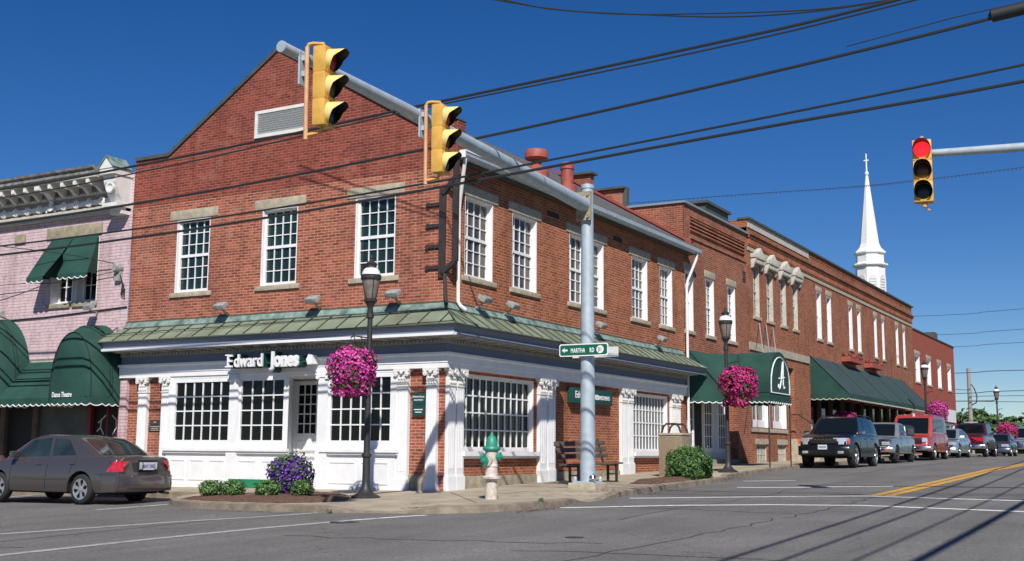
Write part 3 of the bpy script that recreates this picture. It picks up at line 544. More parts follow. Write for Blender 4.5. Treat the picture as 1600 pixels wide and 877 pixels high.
# stone plinths
st=MB(); abox(st,'x',-.04,-.002,.45,.90,-.3,.33); abox(st,'x',-.04,-.002,8.40,8.92,-.3,.1); abox(st,'y',-.045,-.002,.70,4.14,-.3,.30); abox(st,'y',-.045,-.002,5.02,9.03,-.3,.34); obj_split('plinth',st,'stone_dark',B1,bevel=.01)
# right-hand show windows
for a,b in ((.66,4.02),(9.93,12.68)):
    gl_='glass_dark' if a<5 else 'glass_blind'
    o=window(B1,'y',0,a,b,.84,2.56,11,4,gl_,depth=.12,casing=.09,jamb=.04,mid=False,mun=.032)
    s=MB(); s.box(a-.06,-.16,.74,b+.06,-.003,.84); s.box(a-.03,-.1,.68,b+.03,-.003,.74); obj('sill',s,'white',o)
# ------------------------------------------------------------------ wall signs
sg=MB()
def letters(mb,s,size,y,z,x,off,sx,m=0,sp=1,dep=.09): text_mb(mb,s,size,(x,y,z),(0,-1,0),(0,0,1),dep,off,sx,m=m,space=sp)
ts=thing('letter_sign','white raised two-word name in solid letters on dark green backs above the storefront door','sign',(-.5,5.1,2.77))
f=MB()
letters(f,'E',.43,5.88,2.775,-.50,.004,.85,dep=.05); 
for z in (2.79,3.065): f.box(-.526,5.81,z-.014,-.474,5.92,z+.014)     # slab serifs
letters(f,'dward',.43,5.65,2.775,-.50,.005,.82,sp=1.0,dep=.05)
obj('light_letters',f,'white',ts)
f=MB(); letters(f,'Jones',.47,4.50,2.765,-.50,.021,.82,sp=.98,dep=.05); obj('bold_letters',f,'white',ts)
f=MB(); letters(f,'E',.44,5.885,2.768,-.34,.010,.85,dep=.26); letters(f,'dward',.44,5.655,2.768,-.34,.012,.80,sp=.985,dep=.26); letters(f,'Jones',.48,4.505,2.758,-.34,.026,.81,sp=.98,dep=.26); f.box(-.36,3.5,2.84,-.21,5.8,2.88); obj('letter_backs',f,'dark_green',ts)
f=MB(); f.prism([(3.36,2.80),(3.50,2.78),(3.55,2.9),(3.48,3.02),(3.38,3.0)],lambda u,v:(-.40,u,v),lambda u,v:(-.205,u,v)); obj('end_plate',f,'white',ts)
ts=thing('wall_sign','dark green box sign with white lettering on the side wall behind the steel pole','sign',(7.2,-.1,2.3))
f=MB(); f.box(5.82,-.17,2.1,8.25,-.004,2.5); obj('box',f,'dark_green',ts,bevel=.012)
f=MB(); text_mb(f,'Edward',.26,(5.95,-.176,2.24),(1,0,0),(0,0,1),.006,.004,.95); text_mb(f,'Jones',.26,(6.82,-.176,2.24),(1,0,0),(0,0,1),.006,.010,.95); text_mb(f,'INVESTMENTS',.15,(7.36,-.176,2.24),(1,0,0),(0,0,1),.006,.002,.75); obj('lettering',f,'white',ts)
ts=thing('wall_plaque','small dark green hanging plaque with white lines of text between two pilasters','sign',(-.03,.64,1.86))
f=MB(); f.box(-.07,.47,1.86,-.04,.80,2.10); f.box(-.07,.47,1.60,-.04,.80,1.845); f.box(-.065,.5,1.84,-.045,.53,1.87); obj('board',f,'dark_green',ts); f=MB()
text_mb(f,'Edward Jones',.055,(-.073,.635,2.00),(0,-1,0),(0,0,1),.003,.001,1,'CENTER'); text_mb(f,'INVESTMENTS',.038,(-.073,.635,1.93),(0,-1,0),(0,0,1),.003,.001,1,'CENTER'); f.box(-.0745,.52,1.725,-.0715,.75,1.745); f.box(-.0745,.55,1.67,-.0715,.72,1.688); obj('lettering',f,'white',ts)
f=MB(); f.tube([(-.01,.52,2.16),(-.06,.52,2.14),(-.06,.75,2.14)],.008,6); obj('hook',f,'iron',ts)
ts=thing('address_plaque','small dark bronze plaque with three text lines on brick near the parked sedan','sign',(-.01,8.7,1.43))
f=MB(); f.box(-.03,8.48,1.44,-.003,8.84,1.56); f.box(-.03,8.44,1.28,-.003,8.88,1.43); obj('board',f,'bronze',ts); f=MB()
f.box(-.0345,8.61,1.485,-.0315,8.71,1.515)
for i,hw_ in enumerate((.17,.12,.14)): f.box(-.0345,8.66-hw_,1.385-.045*i,-.0315,8.66+hw_,1.402-.045*i)
obj('lettering',f,'stone',ts)
# ------------------------------------------------------------------ building B (middle, with canopy)
B2=thing('canopy_building','narrow red brick building with recessed brick panel, stepped side parapet and green entrance canopy','building',(17.4,5,.4))
w2=MB(); BW=[(14.28,15.05,4.8,6.78),(16.22,17.05,4.8,6.78),(18.42,19.28,4.8,6.78)]
wallholes(w2,'y',0,14.26,20.72,3.3,8.06,BW); wallholes(w2,'y',0,14.26,14.84,8.06,8.65,[]); wallholes(w2,'y',0,20.5,20.72,8.06,8.65,[]); wallholes(w2,'y',0,14.26,20.72,8.65,9.0,[])
wallholes(w2,'y',.10,14.84,20.5,8.06,8.65,[]); w2.quad((14.84,0,8.06),(20.5,0,8.06),(20.5,.1,8.06),(14.84,.1,8.06)); w2.quad((14.84,0,8.65),(20.5,0,8.65),(20.5,.1,8.65),(14.84,.1,8.65))
for x in (14.84,20.5): w2.quad((x,0,8.06),(x,.1,8.06),(x,.1,8.65),(x,0,8.65))
wallholes(w2,'y',0,19.35,20.72,-.2,3.3,[]); w2.quad((14.3,0,-.2),(14.3,3.4,-.2),(14.3,3.4,3.3),(14.3,0,3.3)); w2.quad((19.35,0,-.2),(19.35,.9,-.2),(19.35,.9,3.3),(19.35,0,3.3))
w2.prism([(.02,7),(.02,8.99),(2.2,9.0),(2.2,9.7),(3.4,9.7),(3.4,10.35),(6,10.35),(6,7)],lambda u,v:(14.27,u,v),lambda u,v:(14.55,u,v)); w2.quad((20.7,0,0),(20.7,9,0),(20.7,9,9),(20.7,0,9)); w2.quad((14.4,.1,8.7),(20.7,.1,8.7),(20.7,9,8.7),(14.4,9,8.7))
b2w=obj('wall',w2,'brick_b',B2)
cb=MB()
for z in (8.20,8.32,8.44,8.56): cb.box(14.85,-.0,z,20.49,.098,z+.05)
cb.box(14.84,-.04,7.9,20.5,-.002,7.97); obj('corbel_courses',cb,'brick_b',B2)
cp=MB(); cp.box(14.2,-.08,9.0,20.8,.3,9.07); cp.box(14.2,.3,9.0,14.62,2.2,9.07); obj('coping',cp,'greycoping',B2)
cp=MB(); cp.box(14.15,2.1,9.7,14.65,3.4,9.78); cp.box(14.15,3.3,10.35,14.65,6,10.43); cp.box(14.3,2.05,9.1,14.5,2.2,9.7); obj('step_coping',cp,'darkmetal',B2)
pb=MB(); pb.box(17.95,.6,8.5,20.4,3,9.75); pb.box(17.85,.5,9.75,20.5,3.1,9.85); obj('roof_hatch',pb,'darkmetal',B2)
for w_ in BW: window(B2,'y',0,*w_,3,8,'glass_mix',sill=.08,lintel=.1,depth=.17,casing=.06)
v=MB(); 
for k in range(5): abox(v,'y',-.01,-.003,20.15,20.5,7.12+k*.09,7.17+k*.09)
obj('wall_vent',v,'door_dark',B2)
sf=MB(); sf.box(14.35,.25,.75,15.5,.4,3.3); sf.box(15.5,.35,.6,19.35,.5,3.3); sf.box(14.3,.03,3.29,19.4,.5,3.298); so2=obj('shopfront',sf,'white_old',B2)
window(so2,'y',.24,14.4,15.45,1.0,3.25,4,5,'glass_dark',depth=.0,casing=.08,jamb=0,mid=False,mun=.03)
window(so2,'y',.31,16.6,17.6,.85,3.1,3,5,'glass_dark',depth=.03,casing=.14,jamb=0,mid=False,mun=.035,name='door')
window(so2,'y',.31,18.0,19.2,.85,3.1,4,5,'glass_mix',depth=.03,casing=.12,jamb=0,mid=False,mun=.035)
p=MB(); p.box(15.75,.32,.6,16.5,.345,3.1); obj('dark_door',p,'door_dark',so2)
p=MB(); p.box(14.32,-.02,.2,19.33,.25,.62); p.box(15.6,-.35,.2,19.2,-.02,.47); obj('step',p,'stone_dark',B2)
# canopy
cn=MB()
def arch(t):   # half arch points of the barrel, t 0..1 left spring to right spring
    a=PI*(1-t); return (16.5+1.2*math.cos(a),3.1+1.05*math.sin(a))
def sect(y,lx):
    pts=[(lx,2.62),(lx,3.1)]+[ (lx+(arch(k/12)[0]-15.3)*( (16.5-lx)/1.2) if k<6 else arch(k/12)[0], arch(k/12)[1]) for k in range(13)]+[(17.7,2.62)]
    return [Vector((x,y,z)) for x,z in pts]
A_c=Vector((14.42,-.01,4.16)); Cc=Vector((15.3,-1.1,2.62)); apex0=Vector((16.5,-.01,4.15))
L1=[Vector((15.3,-1.1,2.62)),Vector((15.3,-1.1,3.1))]+[Vector((arch(k/12)[0],-1.1,arch(k/12)[1])) for k in range(1,7)]
L0=[A_c.lerp(apex0,k/7) for k in range(8)]
cn.grid([L0,[a.lerp(b,.5) for a,b in zip(L0,L1)],L1]); cn.add([A_c,Vector((14.36,-.01,2.62)),Vector((14.85,-.56,2.62)),Cc,A_c.lerp(Cc,.5)],[[0,1,2,4],[4,2,3]])
cn.grid([[Vector((arch(k/12)[0],y,arch(k/12)[1])) for k in range(6,13)]+[Vector((17.7,y,2.62))] for y in (-.01,-1.1)])
cn.grid([sect(-1.1,15.3),sect(-1.6,15.3),sect(-2.42,15.3)])
cs=MB(); cs.tube([A_c,A_c.lerp(Cc,.5)+Vector((-.02,-.02,0)),Cc],.014,4); cs.tube([A_c,A_c.lerp(Vector((14.95,-.65,2.62)),.55),Vector((14.95,-.65,2.62))],.010,4); cs.tube([Vector((15.292,-1.1,2.78)),Vector((15.292,-2.42,2.78))],.008,4)
cn.quad(*sect(-2.42,15.3))
cno=obj('canopy',cn,'canvas',B2,smooth=True,angle=60)
vl=MB()
def scallop(mb,a,b,z0,z1,n,m=0,thick=.0):
    a=Vector((a[0],a[1],0));b=Vector((b[0],b[1],0)); rows=[[],[]]
    for k in range(n*6+1):
        t=k/(n*6); p=a+(b-a)*t; zz=z1+(z0-z1)*t if False else 0; h=z0-.05*abs(math.sin(PI*n*t)); rows[0].append(Vector((p.x,p.y,z1))); rows[1].append(Vector((p.x,p.y,h)))
    mb.grid(rows,m); return rows[1]
edge=[]
for a,b,n in (((14.36,0),(14.85,-.56),3),((14.85,-.56),(15.3,-1.1),3),((15.3,-1.1),(15.3,-2.42),8),((15.3,-2.42),(17.7,-2.42),10),((17.7,-2.42),(17.7,0),10)): edge+=scallop(vl,a,b,2.48,2.625,n)
vo=obj('valance',vl,'canvas',cno); tr=MB(); tr.tube([p+Vector((-.008,-.008,.0)) for p in edge],.016,5); obj('trim',tr,'white',vo)
am=MB(); loop=[Vector((15.48,-2.435,2.78))]+[Vector((16.5+1.02*math.cos(PI*(1-k/12)),-2.435,3.05+.92*math.sin(PI*(1-k/12)))) for k in range(13)]+[Vector((17.52,-2.435,2.78)),Vector((15.48,-2.435,2.78))]
am.tube(loop,.022,5)
A_=[[(16.30,3.08),(16.27,2.98),(16.34,2.92),(16.45,2.98),(16.56,3.2),(16.68,3.55),(16.76,3.80),(16.82,3.84),(16.83,3.74),(16.80,3.4),(16.80,3.08),(16.86,2.96),(16.96,3.0)],[(16.36,3.28),(16.5,3.25),(16.75,3.30),(16.95,3.33)]]
for st_ in A_: am.tube([Vector((x,-2.435,z)) for x,z in st_],.024,6)
obj('monogram',am,'white',cno); obj('seams',cs,'piping',cno)
ps=MB(); 
for x,y in ((15.33,-2.38),(17.66,-2.38)): ps.tube([(x,y,base(x,y)-.05),(x,y,2.7)],.022,6)
obj_split('canopy_post',ps,'iron',cno)
# ------------------------------------------------------------------ long building C/D
B3=thing('long_building','long two-storey red brick block with corbelled cornice, white hooded windows and dark green shop awning','building',(36,5,.6))
CW=[(21.38,22.15,5.98,7.97),(23.05,23.88,5.98,7.95),(24.88,25.65,5.98,7.95),(26.6,27.33,5.98,7.95)]
DW=[(30.3,31.1,5.9,8.02),(32.02,32.85,5.9,8.02),(36.12,36.85,5.9,8.02),(37.85,38.6,5.9,8.02),(41.55,42.2,5.9,8.05),(43.4,44.0,5.9,8.05),(46.95,47.65,5.9,8.05),(48.9,49.55,5.9,8.05)]
w3=MB(); GW=[(20.95,23.1,1.8,3.4),(23.45,25.3,1.8,3.4),(25.75,26.5,1.5,4.3),(28.9,50.9,.7,3.35)]
BS=[(21.35,22.7,.4,1.17),(24.05,25.2,.45,1.17)]
wallholes(w3,'y',0,20.75,51.7,-.2,4.65,GW+BS,depth=.3); wallholes(w3,'y',0,20.75,51.7,4.65,8.9,CW+DW)
w3.quad((20.75,0,-.2),(20.75,12,-.2),(20.75,12,9.3),(20.75,0,9.3)); w3.quad((51.7,0,-.2),(51.7,12,-.2),(51.7,12,9.3),(51.7,0,9.3)); w3.quad((20.75,.3,9.2),(51.7,.3,9.2),(51.7,12,9.2),(20.75,12,9.2))
w3.box(20.75,-.10,8.9,51.75,.3,9.02); w3.box(20.75,-.16,9.02,51.8,.3,9.12); w3.box(20.75,-.02,9.12,51.7,.3,9.6); w3.box(20.75,.3,9.12,21.1,3,9.6); w3.box(20.76,-.05,8.6,51.72,-.001,8.64)
for k in range(154): x=20.8+k*.2; w3.box(x,-.08,8.66,x+.1,-.001,8.9)
for k in range(62): x=29.4+k*.36; w3.box(x,-.05,9.42,x+.16,-.021,9.5)
obj('wall',w3,'brick_c',B3)
bb=MB(); bb.box(20.75,-.035,8.42,51.7,-.002,8.56); bb.box(20.75,-.05,4.66,28.8,-.002,4.96); bb.box(20.75,-.05,1.62,25.3,-.002,1.76); bb.box(35.3,-.04,4.3,38.6,-.002,5.0)
for b in BS: bb.box(b[0]-.1,-.03,b[3],b[1]+.1,-.002,b[3]+.2)
obj_split('stone_band',bb,'stone',B3); bb=MB(); bb.box(20.8,-.05,9.3,29.1,-.021,9.6); obj('parapet_panel',bb,'cream',B3)
cp=MB(); cp.box(20.7,-.12,9.6,51.8,.35,9.68); obj('coping',cp,'darkmetal',B3)
for i,w_ in enumerate(CW):
    o=window(B3,'y',0,*w_,3,6,'glass_mix',sill=.1,depth=.16,casing=.06,frame='cream')
    a,b=w_[0]-.28,w_[1]+.28; c=(a+b)/2; h=MB()
    h.prism([(a,8.18),(a,8.34),(a+.25,8.36),(c,8.62),(b-.25,8.36),(b,8.34),(b,8.18)],lambda u,v:(u,-.22,v),lambda u,v:(u,-.002,v)); h.prism([(a+.1,8.0),(a+.1,8.18),(b-.1,8.18),(b-.1,8.0)],lambda u,v:(u,-.18,v),lambda u,v:(u,-.002,v))
    for s in (a+.04,b-.18): h.prism([(-.20,8.18),(-.20,8.08),(-.14,7.95),(-.10,7.82),(-.002,7.78),(-.002,8.18)],lambda u,v,s=s:(s,u,v),lambda u,v,s=s:(s+.14,u,v))
    obj('hood',h,'cream',o,bevel=.012)
for w_ in DW: window(B3,'y',0,*w_,1,2,'glass_dark',sill=.09,lintel=.1,depth=.18,casing=.07,jamb=.05)
for g_ in GW[:2]: window(B3,'y',0,*g_,2,1,'glass_mix',depth=.22,casing=.26,jamb=.05,mid=False)
for g_ in BS: window(B3,'y',0,*g_,7,2,'glass_blind',depth=.1,casing=.04,jamb=0,mid=False,frame='cream',mun=.03)
dd=MB(); dd.box(25.75,.25,1.5,26.5,.3,4.3); dd.box(25.8,.2,3.0,26.45,.248,4.2,1); obj('door',dd,['door_dark','white'],B3)
stp=MB(); 
for k in range(4): stp.box(25.7+.002*k,-.35-.28*(3-k),.35 if k==0 else .753+.22*(k-1),28.2-.002*k,-.003,.75+.22*k)
obj_split('step',stp,'stone',B3)
hr=MB(); hr.tube([(25.8,-.05,2.4),(25.9,-.3,2.4),(26.2,-1.2,1.75),(26.2,-1.2,.9)],.025,6); obj('handrail',hr,'iron',B3,smooth=True)
rd=MB()
for k in range(3): rd.tube([(22.0+k*.85,-.01,5.75),(20.6+k*.75-2.8,-1.5,3.95)],.014,5)
obj_split('canopy_rod',rd,'galv',B3)
# shop front behind awning
sh_=MB(); sh_.box(28.9,.28,.7,50.9,.3,3.35); sh_.m=[0]*len(sh_.m)
for k in range(12): x=28.9+k*2.0; sh_.box(x-.06,.1,.7,x+.06,.279,3.35,1)
sh_.box(28.9,.12,1.15,50.9,.277,1.25,1); sfo=obj('shopfront',sh_,['dim_shop','bark'],B3)
dk=MB(); dk.box(28.95,.265,1.26,50.85,.278,3.3); obj('pane',dk,'glass_dark',sfo)
dk=MB(); dk.box(36.2,.24,1.9,37.6,.262,2.75); dk.box(29.6,.24,1.7,30.1,.262,2.3); obj('poster',dk,'louvre',sfo)
aw=MB(); ax0,ax1,py,zt_,zb_=28.95,48.0,-1.62,5.02,3.38
aw.quad((ax0,-.01,zt_),(ax1,-.01,zt_),(ax1,py,zb_),(ax0,py,zb_)); aw.quad((ax0,-.01,zt_),(ax0,py,zb_),(ax0,-.01,zb_),m=1); aw.quad((ax1,-.01,zt_),(ax1,py,zb_),(ax1,-.01,zb_),m=1)
awo=obj('awning',aw,['canvas_dark','canvas'],B3)
sm=MB()
for k in range(6): x=ax0+(ax1-ax0)*k/5; sm.beam((x,-.01,zt_+.01),(x,py,zb_+.01),.05,.015)
obj_split('awning_seam',sm,'piping',awo)
vl=MB(); edge=scallop(vl,(ax0,-.01),(ax0,py),3.16,zb_,6); e2=scallop(vl,(ax0,py),(ax1,py),3.16,zb_,54); vo=obj('valance',vl,'canvas',awo); tr=MB(); tr.tube([p+Vector((-.01,0,0)) for p in edge],.02,5); tr.tube([p+Vector((0,-.01,0)) for p in e2],.02,5); obj('trim',tr,'cream',vo)
for x0 in (34.4,38.9):
    t=thing('flower_box','red flower box on the brick wall above the long awning, '+('nearer the hooded windows' if x0<36 else 'farther from the hooded windows'),'flower box',(x0+1.2,-.3,5.2),'flower boxes above the awning')
    b=MB(); b.box(x0,-.45,5.15,x0+2.6,-.005,5.38); obj('box',b,'ventred',t)
    p=MB(); 
    for k in range(5): petals(p,(x0+.25+k*.52,-.25,5.42),(.27,.22,.13),60,.1,[0,1,2])
    obj('flowers',p,['flower_dull','ventred','leaf3'],t)
# ------------------------------------------------------------------ painted red building E
B4=thing('painted_building','low plain red painted building with white windows at the far end of the row','building',(59,5,.8))
EW=[(52.2,53.75,5.2,6.85),(55.95,57.4,5.2,6.82),(59.75,61.1,5.2,6.8),(63.5,64.9,5.2,6.8)]
w4=MB(); wallholes(w4,'y',0,51.72,66.4,-.2,8.33,EW+[(61.6,65.4,1.0,2.9)]); w4.quad((66.4,0,-.2),(66.4,10,-.2),(66.4,10,8.33),(66.4,0,8.33)); w4.quad((51.72,0,8.1),(66.4,0,8.1),(66.4,10,8.1),(51.72,10,8.1)); obj('wall',w4,'paint_red',B4)
cp=MB(); cp.box(51.8,-.06,8.33,66.5,.3,8.4); cp.box(62,.5,8.3,63.2,2,9.1); obj('coping',cp,'darkmetal',B4)
for w_ in EW: window(B4,'y',0,*w_,1,2,'glass_dark',sill=.1,lintel=.1,depth=.22,casing=.14,jamb=.05)
window(B4,'y',0,61.6,65.4,1.0,2.9,3,1,'glass_mix',depth=.15,casing=.15,jamb=.05,mid=False)
sg=thing('shop_sign','white rectangular shop sign on the far red painted building','sign',(63.5,-.05,3.4)); b=MB(); b.box(61.5,-.1,3.0,65.6,-.005,3.85); obj('board',b,'shopsign',sg)
b=MB(); b.tube([(66.4,-.0,4.55),(66.6,-2.4,4.55),(66.6,-2.6,4.62)],.03,6); obj('wall_bracket',b,'iron',B4)
# ------------------------------------------------------------------ pink building
B5=thing('pink_building','pink painted brick building with ornate bracketed cornice and arched green awnings','building',(5,17,-.2))
PW=(11.1,12.95,4.72,6.5); w5=MB(); PG=[(13.3,21,-.3,2.6),(11.2,13.2,-.1,2.6),(9.97,11.15,-.3,2.6)]
wallholes(w5,'x',0,9.89,26,2.6,8.1,[PW],depth=.3); wallholes(w5,'x',0,21,26,-.4,2.6,[]); w5.quad((0,26,-.4),(10,26,-.4),(10,26,8),(0,26,8)); w5.quad((0,9.89,8.0),(10,9.89,8.0),(10,26,8.0),(0,26,8.0)); w5.box(-.10,9.66,-.4,-.002,9.90,2.6); w5.box(-.02,9.58,2.6,-.002,9.90,4.0); obj('wall',w5,'brick_pink',B5)
ps=MB(); ps.box(-.0,9.97,-.3,.1,13.2,.35); ps.box(.0,9.97,.35,.12,10.05,2.6,1); ps.box(.0,11.05,.35,.12,11.15,2.6,1); ps.box(.15,9.97,.0,.2,11.15,2.6,2); ps.box(.12,11.15,.35,.18,13.2,2.6,3); ps.box(.3,13.3,-.3,.35,21,2.6,2); ps.box(.05,13.2,-.3,.2,13.4,2.6,4); ps.box(.1,14.6,-.3,.2,14.8,2.6,4)
ps.box(.14,10.55,.1,.149,10.62,2.6,1); pso=obj('shopfront',ps,['soffit','redwood','door_dark','dim_shop','bark'],B5)
fg=MB()
for yc,s in ((10.78,1),(10.25,-1)):
    for a,b in (((yc,1.62),(yc+.03*s,1.38)),((yc+.03*s,1.38),(yc+.16*s,1.28)),((yc+.03*s,1.38),(yc-.1*s,1.2)),((yc,1.58),(yc-.15*s,1.7)),((yc,1.58),(yc+.13*s,1.5))): fg.beam((.135,a[0],a[1]),(.135,b[0],b[1]),.03,.008,up=(1,0,0))
obj('dancer_decal',fg,'louvre',pso)
co=MB(); co.box(-.14,10.0,7.05,-.003,26,7.16); co.box(-.24,10.0,7.16,-.003,26,7.22); co.box(-.11,10.6,7.22,-.003,26,7.27); co.box(-.12,10.6,7.60,-.003,26,7.68); co.box(-.68,10.6,7.93,-.003,26,7.98)
obj('cornice',co,'cream',B5)
co=MB(); co.prism([(-.69,7.981),(-.73,8.03),(-.72,8.12),(-.78,8.16),(-.80,8.22),(-.003,8.27),(-.003,7.981)],lambda u,v:(u,10.62,v),lambda u,v:(u,26,v)); obj('cornice_gutter',co,'guttergrey',B5)
br=MB(); rz=MB()
for k in range(26):
    y=10.95+k*.50; wd=.11 if k%5!=4 else .2
    br=MB(); rz=MB(); br.prism([(-.66,7.929),(-.66,7.80),(-.58,7.77),(-.34,7.76),(-.22,7.66),(-.16,7.62),(-.121,7.62),(-.121,7.929)],lambda u,v,y=y:(u,y-wd/2,v),lambda u,v,y=y:(u,y+wd/2,v))
    if k%5!=4: rz.lathe((-.10,y,7.40),[(.12,0),(.12,-.05),(.09,-.07),(.08,-.04),(.03,-.05),(.01,-.08)],12,axis='x')
    else: rz.box(-.17,y-.12,7.271,-.12,y+.12,7.42); rz.box(-.18,y-.06,7.3,-.12,y+.06,7.60); rz.box(-.17,y-.19,7.271,-.13,y+.19,7.33)
    obj('bracket',br,'white_old',B5); obj('rosette' if k%5!=4 else 'acroterion',rz,'white_old',B5)
br=MB(); rz=MB()
for k in range(130): y=10.65+k*.11; br.box(-.145,y,7.615,-.1205,y+.05,7.665)
rz.box(-.10,10.6,7.33,-.05,26,7.47)
obj('dentil_course',br,'white_old',B5); obj('moulding',rz,'white_old',B5)
eb=MB(); eb.box(-.50,9.95,7.12,-.002,10.50,7.22); eb.prism([(-.26,7.22),(-.42,7.45),(-.56,7.75),(-.58,7.95),(-.002,7.95),(-.002,7.22)],lambda u,v:(u,9.98,v),lambda u,v:(u,10.42,v)); eb.box(-.68,9.95,7.95,-.002,10.46,8.10); eb.box(-.30,10.0,6.95,-.002,10.42,7.12)
eb.prism([(9.94,8.10),(10.47,8.10),(10.2,8.40)],lambda u,v:(-.70,u,v),lambda u,v:(-.1,u,v)); eb.lathe((-.50,10.2,7.62),[(.15,0),(.15,-.06),(.10,-.06),(.08,-.02)],14,axis='x'); obj('end_block',eb,'white_old',B5)
eb=MB(); eb.beam((-.40,9.92,8.12),(-.40,10.2,8.43),.66,.03); eb.beam((-.40,10.2,8.43),(-.40,10.49,8.12),.66,.03); obj('pediment_roof',eb,'verdigris',B5)
po=window(B5,'x',0,PW[0],11.95,PW[2],PW[3],3,4,'glass_dark',depth=.28,casing=.09,jamb=.03); window(B5,'x',0,12.05,PW[1],PW[2],PW[3],3,4,'glass_dark',depth=.28,casing=.09,jamb=.03)
p=MB(); p.box(.0,11.95,4.72,.3,12.05,6.5); obj('mullion',p,'cream',B5)
st=MB(); st.box(-.04,11.0,6.53,-.003,13.2,6.85); st.box(-.06,11.05,4.6,-.003,12.0,4.72); st.box(-.06,12.1,4.6,-.003,13.05,4.72); st.box(-.03,14.1,6.5,-.003,14.55,6.8); obj_split('stone_trim',st,'stone_dark',B5,bevel=.01)
# small window awnings (two folds)
aw=MB(); aw.grid([[(-.02,11.15,6.52),(-.02,12.1,6.52)],[(-.20,11.05,6.02),(-.30,12.15,6.0)],[(-.30,10.98,5.75),(-.36,12.05,5.72)],[(-.56,10.85,5.42),(-.58,11.98,5.42)]]); aw.grid([[(-.02,12.12,6.52),(-.02,12.98,6.52)],[(-.30,12.25,6.0),(-.32,13.05,6.0)],[(-.62,12.5,5.40),(-.64,13.15,5.38)]])
aw.quad((-.02,11.12,6.5),(-.56,10.85,5.42),(-.02,11.12,5.45)); aw.quad((-.02,12.12,6.5),(-.58,11.98,5.42),(-.02,12.1,5.45))
aw.quad((-.02,12.15,6.5),(-.62,12.5,5.40),(-.02,12.6,5.42)); aw.quad((-.02,12.98,6.5),(-.64,13.15,5.38),(-.02,12.98,5.42))
e1=scallop(aw,(-.56,10.85),(-.58,11.98),5.32,5.42,5); e2=scallop(aw,(-.62,12.5),(-.64,13.15),5.28,5.39,3); a1=obj('window_awning',aw,'canvas',B5)
tr=MB(); tr.tube([p-Vector((.01,0,0)) for p in e1],.014,5); tr.tube([p-Vector((.01,0,0)) for p in e2],.014,5); obj('trim',tr,'white',a1)
# big arched awnings
def dome(yc,hw,zt_,out,zb=2.14):
    a=MB(); rows=[]
    for j in range(9):
        s=j/8; ph=s*PI/2; o=out*math.sin(ph)**.8; h=(zt_-zb)*(math.cos(ph)*.62+.38*(1-s*.0)) ; row=[]
        for k in range(17):
            th=PI*k/16; row.append(Vector((-.01-o*(.35+.65*math.sin(th)**.5),yc+hw*math.cos(th),zb+(h if True else 0)*math.sin(th)**.62)))
        rows.append(row)
    # barrel from wall out to a flat arched front
    a=MB(); R0=[Vector((-.01,yc+hw*math.cos(PI*k/20),zb+(zt_-zb)*math.sin(PI*k/20)**.8)) for k in range(21)]
    R1=[Vector((-out*.62,yc+hw*.96*math.cos(PI*k/20),zb+(zt_-zb)*.97*math.sin(PI*k/20)**.8)) for k in range(21)]
    R2=[Vector((-out*.93,yc+hw*.86*math.cos(PI*k/20),zb+(zt_-zb)*.86*math.sin(PI*k/20)**.8)) for k in range(21)]
    R3=[Vector((-out,yc+hw*.7*math.cos(PI*k/20),zb+(zt_-zb)*.70*math.sin(PI*k/20)**.8)) for k in range(21)]
    R4=[Vector((-out*1.02,yc+hw*.02*math.cos(PI*k/20),zb+.02)) for k in range(21)]
    a.grid([R0,R1,R2,R3,R4])
    o=obj('arched_awning',a,'canvas',B5,smooth=True,angle=70)
    v=MB(); e=[]; path=[(-.01,yc-hw),(-out*.62,yc-hw*.96),(-out*.93,yc-hw*.86),(-out*1.01,yc-hw*.6),(-out*1.02,yc+hw*.6),(-out*.93,yc+hw*.86),(-out*.62,yc+hw*.96),(-.01,yc+hw)]
    for p,q in zip(path,path[1:]): e+=scallop(v,p,q,1.96,zb+.03,max(1,int(math.hypot(p[0]-q[0],p[1]-q[1])/.19)))
    vo=obj('valance',v,'canvas',o); t=MB(); t.tube([p+Vector((-.012,-.004,0)) for p in e],.014,5); obj('trim',t,'white',vo)
    s=MB()
    for f1 in (0.55,0.68): s.tube([R0[k].lerp(R1[k],f1)+Vector((-.01,0,.008)) for k in range(21)],.016,5)
    s.tube([p+Vector((-.012,0,.008)) for p in R2],.014,5)
    obj('piping',s,'piping',o); return o
d1=dome(10.78,.90,4.05,1.0); dome(14.75,1.25,4.4,1.05)
aw=MB(); aw.grid([[(-.01,11.55,3.15),(-.01,13.6,3.15)],[(-.95,11.55,2.12),(-.95,13.6,2.12)]]); e=scallop(aw,(-.95,11.55),(-.95,13.6),1.96,2.12,9); m2=obj('middle_awning',aw,'canvas',B5); t=MB(); t.tube([p-Vector((.012,0,0)) for p in e],.014,5); obj('trim',t,'white',m2)
t=MB()
for zz in (2.92,2.66,2.60): xx=-.01-.94*(3.15-zz)/1.03; t.tube([(xx-.01,11.6,zz+.01),(xx-.01,13.6,zz+.01)],.014,5)
obj('piping',t,'piping',m2)
t=MB(); text_mb(t,'Dance Theatre',.18,(-1.045,11.32,2.13),(0,-1,0),(0,0,1),.004,.004,.68); obj('lettering',t,'white',d1)
fl=MB(); fl.box(-.02,12.0,3.15,-.002,13.5,3.24); obj('flashing_strip',fl,'cream',B5)
for y in (14.6,11.0):
    f=MB(); f.beam((-.32,y-.14,4.52),(-.32,y+.14,4.52),.16,.12,up=(-.4,0,.9)); f.tube([(-.01,y,4.4),(-.3,y,4.45)],.02,6); obj('floodlight',f,'flood',B5)
c=MB(); c.tube([(-.03,9.9,4.5),(-.03,13,4.38),(-.03,16,4.34),(-.03,24,4.3)],.018,5); obj('conduit',c,'iron',B5)
mt=thing('electric_meter','grey round electric meter with looping cables on the pink wall edge','electric meter',(-.1,10.1,5.5))
